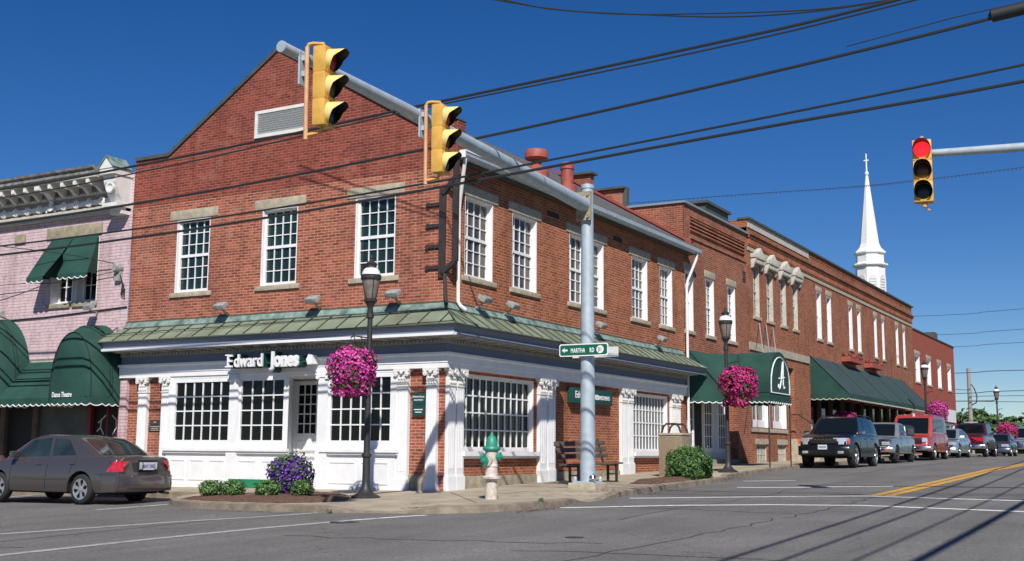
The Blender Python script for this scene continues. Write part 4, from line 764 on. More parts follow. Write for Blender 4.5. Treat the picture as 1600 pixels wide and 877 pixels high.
f=MB(); f.lathe((-.02,10.25,5.55),[(.14,0),(.14,-.12),(.10,-.2)],14,axis='x'); f.box(-.10,10.15,5.2,-.003,10.36,5.45); obj('body',f,'flood',mt)
f=MB()
for k in range(5): f.tube([(-.06,10.2,5.4),(-.12,10.08-.03*k,5.25-.05*k),(-.1,9.96,5.05-.06*k),(-.05,10.05+.02*k,4.95-.03*k),(-.03,10.12,5.1)],.012,5)
obj('loops',f,'iron',mt,smooth=True)
# ------------------------------------------------------------------ church steeple
CX_,CY_=112.5,15.8; ch=thing('church','white church with a tall octagonal steeple behind the brick row','church',(CX_,CY_,0))
def oc(mb,prof,n=8,m=0): mb.lathe((CX_,CY_,0),prof,n,m)
s=MB(); oc(s,[(1.66,5),(1.66,21.6),(1.5,21.6)]); so_=obj('tower',s,'white',ch)
s=MB(); s.box(CX_-4,CY_-4,0,CX_+14,CY_+4,9); s.prism([(CY_-4.3,9),(CY_+4.3,9),(CY_,12.5)],lambda u,v:(CX_-4,u,v),lambda u,v:(CX_+14,u,v)); obj('nave',s,'white',ch)
s=MB(); oc(s,[(1.5,21.6),(2.0,21.85),(2.0,21.98),(1.66,22.1),(1.56,22.2),(1.56,23.1),(1.78,23.25),(1.78,23.38),(1.3,23.85),(1.08,24.4)]); obj('lantern',s,'white',ch)
s=MB(); oc(s,[(1.09,24.39),(.62,28.4),(.16,32.35)]); s.lathe((CX_,CY_,0),[(.1,32.3),(.22,32.5),(.22,32.7),(.09,32.9),(.07,34.95)],8); s.box(CX_-.05,CY_-.28,34.1,CX_+.05,CY_+.28,34.22); obj('spire',s,'white',ch)
for k in range(8):
    a=2*PI*(k+.5)/8; n=Vector((math.cos(a),math.sin(a),0)); t=Vector((-n.y,n.x,0)); c=Vector((CX_,CY_,0))+n*1.53
    l_=MB(); pts=[(-.42,15.5),(.42,15.5),(.42,20.3)]+[(.42*math.cos(PI*j/6),20.3+.42*math.sin(PI*j/6)) for j in range(1,6)]+[(-.42,20.3)]
    l_.prism(pts,lambda u,v:c+t*u+n*.02+Vector((0,0,v)),lambda u,v:c+t*u+n*.07+Vector((0,0,v)))
    for j in range(16): l_.beam(c+t*-.38+n*.09+Vector((0,0,15.7+j*.3)),c+t*.38+n*.09+Vector((0,0,15.7+j*.3)),.06,.05)
    obj('louvre',l_,'louvre',so_)
# ------------------------------------------------------------------ traffic signals
PX,PY=1.42,-2.74; pz=base(PX,PY)
sp=thing('signal_pole','thick grey steel pole with a long mast arm at the corner kerb','traffic signal pole',(PX,PY,pz))
s=MB(); s.tube([(PX,PY,pz+.16),(PX,PY,6.62)],[.165,.132],20); s.lathe((PX,PY,6.6),[(.15,0),(.15,.08),(.05,.12)],16); obj('pole',s,'galv',sp,smooth=True)
s=MB(); s.box(PX-.32,PY-.32,pz-.05,PX+.32,PY+.32,pz+.14); obj('footing',s,'stone',sp,bevel=.03)
s=MB(); s.box(PX-.24,PY-.24,pz+.14,PX+.24,PY+.24,pz+.17)
for dx in (-.2,.2):
    for dy in (-.2,.2): s.lathe((PX+dx,PY+dy,pz+.17),[(.04,0),(.04,.06),(.015,.1)],8)
obj('base_plate',s,'galv',sp)
s=MB(); s.lathe((PX-.22,PY-.22,pz+.2),[(.06,0),(.08,.04),(.06,.1),(.01,.13)],10); obj('cap',s,'chrome',sp,smooth=True)
A0=Vector((PX-.15,PY-.01,6.20)); A1=Vector((-9.30,-3.24,6.43))
s=MB(); s.tube([A0,A0.lerp(A1,.35)+Vector((0,0,.03)),A0.lerp(A1,.7)+Vector((0,0,.04)),A1],[.155,.13,.10,.078],16); s.tube([A1,A1-Vector((.04,0,0))],.085,12); arm_=obj('mast_arm',s,'galv',sp,smooth=True)
s=MB(); s.box(PX-.20,PY-.17,5.86,PX-.13,PY+.17,6.5); 
for dy in (-.12,.12):
    for z in (5.93,6.43): s.lathe((PX-.24,PY+dy,z),[(.03,0),(.03,.05)],8,axis='x')
obj('flange',s,'stone_dark',sp)
def signal(label,grp=None,lit=False):
    t=thing('traffic_light',label,'traffic light',(0,0,0),grp)   # local: faces -Y, centre at origin
    b=MB()
    for k in range(3): b.box(-.17,-.1,-.60+k*.4+.004,.17,.12,-.60+(k+1)*.4-.004)
    b.box(-.165,-.09,-.60,.165,.11,.60); obj('housing',b,'yellow',t,bevel=.018)
    vz=MB(); names=[]
    for k,mn in enumerate(('lens_green','lens_amber','lens_red_on' if lit else 'lens_red_dim')):
        zc=-.4+k*.4; L=MB(); L.lathe((0,-.105,zc),[(.150,0),(.13,-.02),(.08,-.035),(0.005,-.04)],20,axis='y'); obj('lens',L,mn,t,smooth=True)
        v=MB(); rows=[[],[]]; ri=[[],[]]
        for j in range(25):
            a=R(-70+ (320)*j/24); dep=.27*(.42+.58*(.5-.5*math.cos(PI*min(1,math.sin(a)*1.15)))) if 0<=a<=PI else .27*.42*max(0.12,1-abs((a if a<0 else a-PI))/R(75))
            for q,r_ in ((rows,.168),(ri,.160)): q[0].append(Vector((r_*math.cos(a),-.10,zc+r_*math.sin(a)))); q[1].append(Vector((r_*.97*math.cos(a),-.10-dep,zc-.012+r_*.97*math.sin(a))))
        v.grid(rows,0); v.grid(ri,1); obj('visor',v,['yellow_pale','black'],t,smooth=True,angle=60)
    return t
def bracket(t,pl=True):
    s=MB(); s.tube([(-.02,.0,.58),(-.02,.02,.66),(-.06,.18,.67),(-.08,.24,.66),(-.08,.27,.60)],.028,8); s.tube([(-.02,.0,-.58),(-.04,.05,-.68),(-.08,.26,-.72)],.028,8); obj('mount',s,'yellow',t,smooth=True)
    s=MB(); s.tube([(-.08,.27,.62),(-.08,.27,-.78)],.036,10); obj('mount_pipe',s,'pipe',t,smooth=True)
    if pl: s=MB(); s.box(-.16,.35,.05,.04,.38,.55); s.box(-.10,.29,.18,-.02,.36,.26); s.box(-.10,.29,.42,-.02,.36,.50); obj('clamp',s,'galv',t)
t=signal('unlit yellow traffic light nearest the free end of the mast arm, before the gable','traffic lights over the crossing'); bracket(t); t.location=(-8.80,-3.60,5.93); t.rotation_euler=(0,R(-1.5),R(10)); t.scale=(.92,.92,.96)
t=signal('unlit yellow traffic light on the mast arm in front of the roof corner','traffic lights over the crossing'); bracket(t); t.location=(-5.60,-3.48,5.95); t.rotation_euler=(0,R(-1),R(8)); t.scale=(.92,.92,.96)
t=signal('yellow traffic light glowing red at the end of the right hand arm','traffic lights over the crossing',True); t.location=(.95,-9.93,6.08); t.rotation_euler=(R(-2),R(0),R(-82))
s=MB(); s.tube([(0,0,.6),(0,0,.68)],.035,8); s.tube([(.0,.05,-.6),(.05,.05,-.7),(.1,.0,-.76)],.02,6); s.tube([(.02,.0,-.6),(.0,.0,-.68)],.05,8); obj('fitting',s,'pipe',t)
sp2=thing('signal_pole','grey steel pole outside the right edge carrying the arm of the red light','traffic signal pole',(1.3,-17.6,base(1.3,-17.6)-.1))
s=MB(); s.tube([(1.3,-17.6,base(1.3,-17.6)-.2),(1.3,-17.6,7.0)],[.165,.13],16); obj('pole',s,'galv',sp2,smooth=True)
s=MB(); s.tube([(1.3,-10.05,6.50),(1.3,-11.65,6.42),(1.3,-17.5,6.15)],[.07,.085,.14],14); obj('mast_arm',s,'galv',sp2,smooth=True)
# street name sign
sn=thing('street_sign','green street name sign with a white arrow and number disc strapped to the steel pole','street sign',(1.2,-2.74,3.0))
def rrect(y0,y1,z0,z1,r,n=5):
    P=[]
    for cy,cz,a0 in ((y1-r,z1-r,0),(y0+r,z1-r,90),(y0+r,z0+r,180),(y1-r,z0+r,270)):
        P+=[(cy+r*math.cos(R(a0+90*k/n)),cz+r*math.sin(R(a0+90*k/n))) for k in range(n+1)]
    return P
SX=1.19
b=MB(); b.prism(rrect(-3.34,-2.17,2.885,3.155,.05),lambda u,v:(SX,u,v),lambda u,v:(SX+.01,u,v)); obj('border',b,'white',sn)
b=MB(); b.prism(rrect(-3.315,-2.195,2.91,3.13,.04),lambda u,v:(SX-.003,u,v),lambda u,v:(SX-.001,u,v)); obj('panel',b,'green_sign',sn)
b=MB(); text_mb(b,'MARTHA',.135,(SX-.006,-2.45,2.965),(0,-1,0),(0,0,1),.003,.003,.60,space=1.08); text_mb(b,'RD',.135,(SX-.006,-2.90,2.965),(0,-1,0),(0,0,1),.003,.003,.60,space=1.1)
b.add([(SX-.006,y,z) for y,z in ((-2.235,3.02),(-2.31,3.08),(-2.295,3.04),(-2.375,3.04),(-2.375,3.0),(-2.295,3.0),(-2.31,2.96))],[[0,1,2],[2,3,4,5],[2,5,0],[5,6,0]]); b.lathe((SX-.005,-3.15,3.02),[(.085,0),(.085,.002)],20,axis='x'); obj('lettering',b,'white',sn)
b=MB(); text_mb(b,'31',.12,(SX-.009,-3.15,2.977),(0,-1,0),(0,0,1),.003,.001,.8,'CENTER'); obj('number',b,'iron',sn)
b=MB(); b.box(SX+.38,-3.40,2.88,SX+.39,-2.3,3.10); obj('rear_plate',b,'louvre',sn); b=MB(); b.lathe((PX,PY,2.95),[(.165,0),(.165,.06)],16); obj('strap',b,'galv',sn)
# ------------------------------------------------------------------ lamp posts with baskets
def lamppost():
    t=thing('street_lamp','','street lamp'); 
    s=MB(); s.lathe((0,0,0),[(.29,-.05),(.29,.03),(.22,.07),(.16,.10),(.115,.17),(.085,.22),(.075,.35),(.072,.78),(.10,.80),(.10,.84),(.062,.88),(.050,3.5),(.075,3.52),(.075,3.56),(.05,3.72),(.07,3.76),(.115,3.84),(.12,3.90)],14); obj('post',s,'iron',t,smooth=True,angle=35)
    s=MB(); s.lathe((0,0,0),[(.09,3.88),(.105,3.92),(.175,4.26),(.175,4.30)],12); obj('lantern',s,'lampglass',t,smooth=True)
    s=MB()
    for k in range(4): a=PI/4+k*PI/2; s.tube([(.11*math.cos(a),.11*math.sin(a),3.9),(.182*math.cos(a),.182*math.sin(a),4.29)],.011,5)
    s.lathe((0,0,0),[(.195,4.28),(.207,4.30),(.207,4.37),(.19,4.38)],16); s.lathe((0,0,0),[(.13,3.84),(.135,3.88),(.10,3.91)],12); s.lathe((0,0,0),[(.115,4.50),(.10,4.55),(.125,4.60),(.05,4.66),(.02,4.70),(.035,4.73),(.0,4.80)],12); obj('cage',s,'iron',t)
    s=MB(); s.lathe((0,0,0),[(.185,4.38),(.18,4.43),(.145,4.49),(.10,4.52)],16); obj('dome',s,'globe',t,smooth=True)
    s=MB(); s.lathe((0,0,0),[(.02,3.98),(.03,4.03),(.0,4.08)],8); obj('bulb',s,'globe',t)
    s=MB(); s.tube([(0,0,3.12),(-.35,0,3.17),(-.42,0,3.14)],.014,6); s.tube([(0,0,2.95),(-.2,0,3.14)],.010,5); obj('hanger_arm',s,'iron',t)
    return t
def basket(label,cols=('magenta','magenta2','magenta3'),n=2600):
    t=thing('flower_basket',label,'flower basket',(0,0,0),'flower baskets on the lamp posts')
    p=MB(); petals(p,(0,0,0),(.44,.44,.40),n,.060,[0,0,1,1,2],3.0); petals(p,(.03,0,-.45),(.20,.20,.14),n//12,.068,[0,1,2]); leaves(p,(0,0,0),(.44,.44,.40),700,.08,[3],shell=.85,boxy=3.0); 
    for k in range(14): a=random.uniform(0,2*PI); rr=random.uniform(.25,.44); petals(p,(rr*math.cos(a),rr*math.sin(a),-.42-random.uniform(0,.12)),(.06,.06,.09),16,.06,[0,1,2]); leaves(p,(rr*math.cos(a),rr*math.sin(a),-.42),(.07,.07,.1),8,.06,[3])
    obj('blooms',p,[*cols,'leaf'],t)
    p=MB(); p.lathe((0,0,0),[(.10,-.30),(.28,-.15),(.32,.1),(.1,.2)],12); obj('pot',p,'leaf3',t)
    p=MB(); 
    for a in (0,2.1,4.2): p.tube([(.2*math.cos(a),.2*math.sin(a),.2),(0,0,.74)],.006,4)
    obj('wires',p,'iron',t); return t
lp=lamppost()
lamps=[((-2.72,.03),-.07,'tall black street lamp before the storefront, beside the purple flowers',(-.06,.40),2.40,1.0),((11.23,-2.43),.29,'black street lamp beside the green entrance canopy and the hedge',(-.1,-.42),2.75,1.0),((41.6,-2.45),None,'black street lamp behind the red van, before the painted red building',(-.15,-.42),2.9,1.02),((62.5,-3.2),None,'farthest black street lamp, standing over the last parked cars',(-.15,-.3),2.45,.97)]
for i,((x,y),z,lab,off,bz,scl) in enumerate(lamps):
    o=lp if i==0 else copy_tree(lp); o.location=(x,y,(base(x,y)+(.03 if i==3 else 0)) if z is None else z); o.scale=(scl,)*3; o['label']=lab; o['group']='black street lamps along the pavement'; o.rotation_euler=(0,0,math.atan2(off[1],off[0])+PI)
    if i==3: o.location=(x,y,base(x,y)-.1)
bk0=basket('large magenta petunia basket on the lamp before the storefront'); bk0.location=(-2.85,.33,2.46); bk0.scale=(.95,)*3
bk1=basket('deep crimson petunia basket on the lamp beside the entrance canopy',('crimson','magenta3','crimson2')); bk1.location=(11.05,-2.85,2.82); bk1.scale=(1.12,1.12,1.12)
bk2=copy_tree(bk0); bk2['label']='bright pink petunia basket above the red van roof'; bk2.location=(41.5,-3.05,3.05); bk2.scale=(1.05,)*3
bk3=copy_tree(bk1); bk3['label']='dark red petunia basket on the farthest lamp over the last cars'; bk3.location=(62.5,-3.75,2.35); bk3.scale=(1.35,)*3
bk4=copy_tree(bk1); bk4['label']='crimson petunias in the shade under the long awning, behind the dark off-road car'; bk4['group']='flower baskets on the lamp posts'; bk4.location=(30.6,-1.0,2.15); bk4.scale=(1.2,)*3
# ------------------------------------------------------------------ hydrant, bench, planter, trash box
hx,hy=-2.36,-2.59; hz=base(hx,hy); hd=thing('fire_hydrant','cream and green fire hydrant on the corner pavement','fire hydrant',(hx,hy,hz))
s=MB(); s.lathe((hx,hy,hz),[(.15,-.05),(.135,.36),(.15,.37),(.23,.385),(.235,.42),(.15,.44),(.14,.60),(.155,.61),(.155,.64),(.14,.66),(.145,.84),(.15,.9)],18); s.lathe((hx-.13,hy+.0,hz+.72),[(.10,-.05),(.10,.1)],12,axis='x'); obj('barrel',s,'hyd_white',hd,smooth=True,angle=35)
s=MB(); s.lathe((hx,hy,hz),[(.15,.9),(.20,.92),(.215,.95),(.20,.98),(.14,1.0),(.13,1.09),(.09,1.17),(.045,1.20),(.04,1.22),(.03,1.25),(.0,1.255)],18); obj('bonnet',s,'hyd_green',hd,smooth=True,angle=35)
for (dx,dy,z,r_) in ((-.17,.06,.72,.115),(.02,-.17,.80,.085),(-.06,.17,.80,.07)):
    d=Vector((dx,dy,0)).normalized(); c=Vector((hx,hy,hz+z)); s=MB(); s.tube([c+d*.1,c+d*.2,c+d*.2,c+d*.235,c+d*.24,c+d*.28],[r_*.8,r_*.8,r_,r_,r_*.4,r_*.35],10); obj('cap',s,'hyd_green',hd,smooth=True,angle=35)
hd.scale=(.80,.80,.98)
bn=thing('bench','dark weathered wooden slat bench partly hidden by the steel pole','bench',(0,0,0))   # local: x along, faces -y
for i in range(4): s=MB(); s.box(-.95,-.42+i*.115,.43,.95,-.33+i*.115,.47); obj('seat_slat',s,'wood',bn,bevel=.006)
for i in range(3): s=MB(); z=.58+i*.15; s.box(-.95,.05+i*.045,z,.95,.085+i*.045,z+.11); obj('backrest_slat',s,'wood',bn,bevel=.006)
for x in (-.72,.72):
    s=MB(); s.beam((x,-.38,.0),(x,-.38,.43),.05,.05); s.beam((x,-.12,.0),(x,-.12,.43),.05,.05); s.beam((x,-.42,.41),(x,.1,.41),.05,.035); s.beam((x,.0,.40),(x,.19,1.02),.05,.03); s.beam((x,-.38,.2),(x,-.12,.2),.03,.03); s.beam((x,-.38,.02),(x,-.12,.02),.05,.03); obj('leg',s,'iron',bn)
bn.location=(4.15,-1.35,base(4.15,-1.35)+.0); bn.rotation_euler=(0,R(-1.3),R(-13))
tb=thing('litter_bin','square exposed-aggregate litter bin with a hooped metal top behind the hedge','litter bin',(8.25,-2.0,.2))
s=MB(); s.box(7.92,-2.33,.15,8.58,-1.67,1.30); obj('body',s,'aggregate',tb,bevel=.02)
s=MB(); s.box(7.90,-2.35,1.30,8.60,-1.65,1.36); obj('rim',s,'stone',tb,bevel=.015)
s=MB()
for x in (8.0,8.5): s.tube([(x,-2.28,1.34),(x,-2.22,1.52),(x,-2.14,1.60),(x,-1.86,1.60),(x,-1.78,1.52),(x,-1.72,1.34)],.028,6)
s.tube([(8.0,-2.0,1.60),(8.5,-2.0,1.60)],.028,6); obj('hoop_top',s,'rustiron',tb)
hg=thing('hedge','leafy green rounded hedge in the mulch bed before the litter bin','hedge',(6.75,-2.98,.15))
s=MB(); leaves(s,(6.75,-2.98,.50),(.74,.50,.39),8500,.066,[0,0,1,2],shell=.75,boxy=3.2,up=.3); leaves(s,(6.75,-2.98,.46),(.56,.38,.32),900,.1,[2],boxy=3); 
for _ in range(60): a=random.uniform(0,2*PI); r_=random.uniform(.1,.7); x,y=6.75+.72*r_*math.cos(a),-2.98+.48*r_*math.sin(a); leaves(s,(x,y,.91+random.uniform(-.08,.05)),(.05,.05,.08),10,.075,[0,1])
obj('foliage',s,['leaf','leaf2','leaf3'],hg); s=MB(); s.tube([(6.75,-2.98,.1),(6.75,-2.98,.5)],.03,6); s.tube([(6.6,-2.93,.1),(6.5,-2.85,.5)],.02,6); s.tube([(6.9,-3.03,.1),(7.1,-3.1,.5)],.02,6); obj('stems',s,'bark',hg)
for i,(x,y,r_,lab) in enumerate(((-3.83,3.01,.22,'small round boxwood nearest the parked sedan'),(-3.75,2.50,.23,'small round boxwood second from the parked sedan, before the white panels'),(-3.62,1.72,.24,'small round boxwood before the green kick board'),(-3.45,1.02,.21,'small round boxwood right of the purple flowers'))):
    t=thing('boxwood',lab,'shrub',(x,y,base(x,y)),'boxwoods in the mulch bed'); s=MB(); leaves(s,(x,y,base(x,y)+.19),(r_*1.15,r_*1.15,.19),1100,.05,[0,1,1,2],shell=.7,up=.3); obj('foliage',s,['leaf','leaf2','leaf3'],t); s=MB(); s.tube([(x,y,base(x,y)),(x,y,base(x,y)+.2)],.015,5); obj('stem',s,'bark',t)
t=thing('petunia_planter','tall rounded heap of purple petunias with yellow green leaves before the door','flower planter',(-2.9,1.78,-.08))
s=MB(); petals(s,(-2.9,1.78,.32),(.42,.42,.38),1500,.066,[0,0,1,3]); leaves(s,(-2.9,1.78,.38),(.42,.42,.42),900,.065,[2,3],shell=.9); petals(s,(-2.9,1.7,.05),(.35,.4,.16),200,.07,[0,1]); obj('blooms',s,['purple','purple2','leaf2','leaf'],t); s=MB(); s.lathe((-2.9,1.78,-.12),[(.2,0),(.28,.3),(.25,.34)],12); obj('pot',s,'stone_dark',t)
# ------------------------------------------------------------------ overhead cables
def sagged(P): 
    return P
CB={'A':([(40,8.2),(20,7.3),(10.87,7.07),(6.2,7.13),(2.67,7.24),(-1.22,7.42),(-7,7.65),(-10.39,7.86),(-18,8.6)],.030,'black cable highest over the roof, thicker of the close upper pair'),
'A2':([(40,8.0),(20,7.05),(10.84,6.86),(5.25,7.0),(1.81,7.18),(-1.23,7.36),(-7,7.56),(-10.58,7.80),(-18,8.5)],.018,'thin grey cable running just under the highest thick one'),
'C':([(40,6.9),(20,6.25),(10.77,6.2),(5.2,6.28),(1.6,6.40),(-1.54,6.55),(-4.57,6.73),(-7.22,6.92),(-9.67,7.12),(-12.19,7.36),(-18,8.0)],.030,'thick black cable crossing the middle of the gable and behind the lower traffic light'),
'D':([(40,6.4),(20,5.75),(10.72,5.66),(5.16,5.69),(1.57,5.77),(-2.14,5.9),(-4.44,6.03),(-8.83,6.30),(-12.16,6.53),(-18,7.0)],.023,'black cable just above the lowest one, crossing the upstairs windows'),
'E':([(40,6.2),(20,5.5),(10.69,5.44),(5.15,5.5),(1.56,5.61),(-2.7,5.81),(-6.05,5.99),(-8.83,6.13),(-12.14,6.28),(-18,6.7)],.030,'lowest thick black cable crossing the upstairs windows'),
'T1':([(2,11.0),(-3.15,9.24),(-4.17,8.9),(-5.58,8.52),(-7.36,8.2),(-8.88,7.97),(-9.7,7.9),(-10.6,7.87)],.014,'thin sagging cable at the top edge, upper of two joining the pair'),
'T2':([(2,11.3),(-3.35,9.2),(-4.56,8.78),(-6.07,8.42),(-7.58,8.1),(-8.88,7.93),(-10.0,7.88),(-10.9,7.9)],.016,'thin sagging cable at the top edge, lower of two joining the pair')}
def smooth_path(P,n=6):
    P=[Vector(p) for p in P]; out=[]
    for i in range(len(P)-1):
        p0=P[max(i-1,0)];p1=P[i];p2=P[i+1];p3=P[min(i+2,len(P)-1)]
        for k in range(n): t=k/n; out.append(.5*((2*p1)+(p2-p0)*t+(2*p0-5*p1+4*p2-p3)*t*t+(3*p1-p0-3*p2+p3)*t**3))
    out.append(P[-1]); return out
for k,(P,r_,lab) in CB.items(): s=MB(); s.tube(smooth_path([(-3.3,y,z) for y,z in P]),r_*.88,6); tag(obj('overhead_cable',s,'cable',smooth=True),lab,'cable','cables over the side street')
for y0,y1,z_,r_,lab in ((-15.6,-12.2,7.6,.035,'street cable nearest the roadway'),(-15.9,-12.9,7.4,.03,'second street cable from the roadway'),(-16.4,-13.6,7.2,.022,'third street cable from the roadway'),(-16.9,-14.5,7.3,.06,'thickest street cable, farthest from the roadway')):
    s=MB(); s.tube(smooth_path([(-45,y0,z_+.8),(-20,y0+(y1-y0)*.3,z_+.1),(5,y0+(y1-y0)*.6,z_),(35,y1,z_+.9)]),r_,6); tag(obj('overhead_cable',s,'cable',smooth=True),lab+', seen by its shadow on the asphalt','cable','cables along the main street')
s=MB(); s.tube([(-3.3,-9.6,7.24),(-3.3,-11.2,7.42),(-3.3,-12.4,7.5),(-3.3,-18,8.2)],.010,5); tag(obj('overhead_cable',s,'cable'),'hair-thin cable meeting the thick one at the black splice case','cable','cables over the side street')
s=MB(); s.tube([(-3.3,-11.72,7.33),(-3.3,-11.76,7.35),(-3.3,-12.6,7.42),(-3.3,-12.64,7.42)],[.04,.10,.10,.05],10); tag(obj('splice_case',s,'cable',smooth=True),'black cylindrical splice case on a thick cable at the right edge','splice case')
# service drop on the pink facade and thin far wires
s=MB(); s.tube(smooth_path([(-3,22,7.9),(-1.5,15.2,6.5),(-.5,12,6.0),(-.1,10.3,5.65)]),.012,5); tag(obj('service_drop',s,'cable'),'thin black wire slanting down across the pink wall to the meter','cable')
s=MB(); s.tube(smooth_path([(-.2,26,5.2),(-.2,15.2,5.35),(-.1,12.6,5.3),(-.1,10.3,5.45)]),.010,5); tag(obj('service_drop',s,'cable'),'thin level wire across the pink wall behind the small green awnings','cable')
s=MB(); P=smooth_path([(40,16,15.6),(40,13.7,15.2),(40,6.7,15.0),(40,.9,14.8),(40,-2.5,14.78),(40,-7.9,14.9),(40,-14,15.3)],10); s.tube(P,.018,4)
for i in range(0,len(P)-1): 
    for t_ in (0,.33,.66): q=P[i].lerp(P[i+1],t_); s.lathe((q.x,q.y,q.z-.05),[(.02,-.03),(.02,.02)],5)
tag(obj('light_string',s,'cable'),'thin dotted cable crossing the street behind the red traffic light and steeple','cable')
for z,sg,dl in ((11.78,.25,'highest'),(10.24,.2,'second highest'),(9.25,.15,'third highest'),(7.18,.0,'fourth'),(5.61,.1,'lowest')):
    s=MB(); s.tube(smooth_path([(75,30,z+sg),(75,3,z-.1),(75,-1.3,z),(75,-6,z+sg*.8),(75,-14,z+sg*3)],6),.022 if z>8 else .035,4); tag(obj('far_cable',s,'cable'),dl+' of the thin far cables crossing the sky beyond the painted building','cable','far cables across the street')
up=thing('utility_pole','grey wooden utility pole with a bent service loop beyond the red building','utility pole',(80.3,1.1,.8)); s=MB(); s.tube([(80.3,1.1,.7),(80.3,1.1,7.8)],[.2,.15],10); obj('pole',s,'polewood',up,smooth=True); s=MB(); s.tube([(80.25,1.0,6.5),(80.2,.85,6.4),(80.2,.7,6.1),(80.2,.52,5.5),(80.2,.58,5.0),(80.2,.95,4.8)],.05,6); obj('service_loop',s,'iron',up,smooth=True)
s=MB()
for a,b in (((80,1.1,5.5),(90,-20,5.9)),((80,1.1,5.1),(90,-20,4.9)),((80,1.1,6.0),(70,22,7.4))): s.tube([a,b],.03,4)
obj_split('drop_wire',s,'cable',up)
fs2=thing('far_street_sign','tiny pale street name signs on a far corner post','street sign',(95,-6.8,.8)); s=MB(); s.tube([(95,-5.6,.7),(95,-5.6,3.1)],.04,6); obj('post',s,'galv',fs2); s=MB(); s.box(94.97,-6.7,2.75,95.03,-5.65,3.0); s.box(94.97,-5.5,2.8,95.03,-4.6,3.05); obj_split('blade',s,'shopsign',fs2)
# ------------------------------------------------------------------ distant trees
wd=MB()
for i in range(60):
    y=-60+i*2.2+random.uniform(-1,1); x=random.uniform(175,215); h=random.uniform(6.0,7.6); leaves(wd,(x,y,.2+h*.5),(3.4,3.2,h*.55),900,.95,[0,0,1],shell=.7,boxy=2.3)
tag(obj('far_wood',wd,['far_leaf','far_leaf2']),'low green wood on the horizon beyond the end of the street','wood',kind='stuff')
hl=MB(); hl.grid([[(x,y,z) for y,z in ((-400,-2),(-200,2.5),(-60,3.2),(0,2.6),(60,3.3),(150,3),(400,-2))] for x in (300,340)]+[[(520,y,-3) for y in (-400,-200,-60,0,60,150,400)]]); hl.grid([[(280,y,-3) for y in (-400,-200,-60,0,60,150,400)],[(300,y,z) for y,z in ((-400,-2),(-200,2.5),(-60,3.2),(0,2.6),(60,3.3),(150,3),(400,-2))]]); tag(obj('hill',hl,'far_leaf',smooth=True),kind='structure')
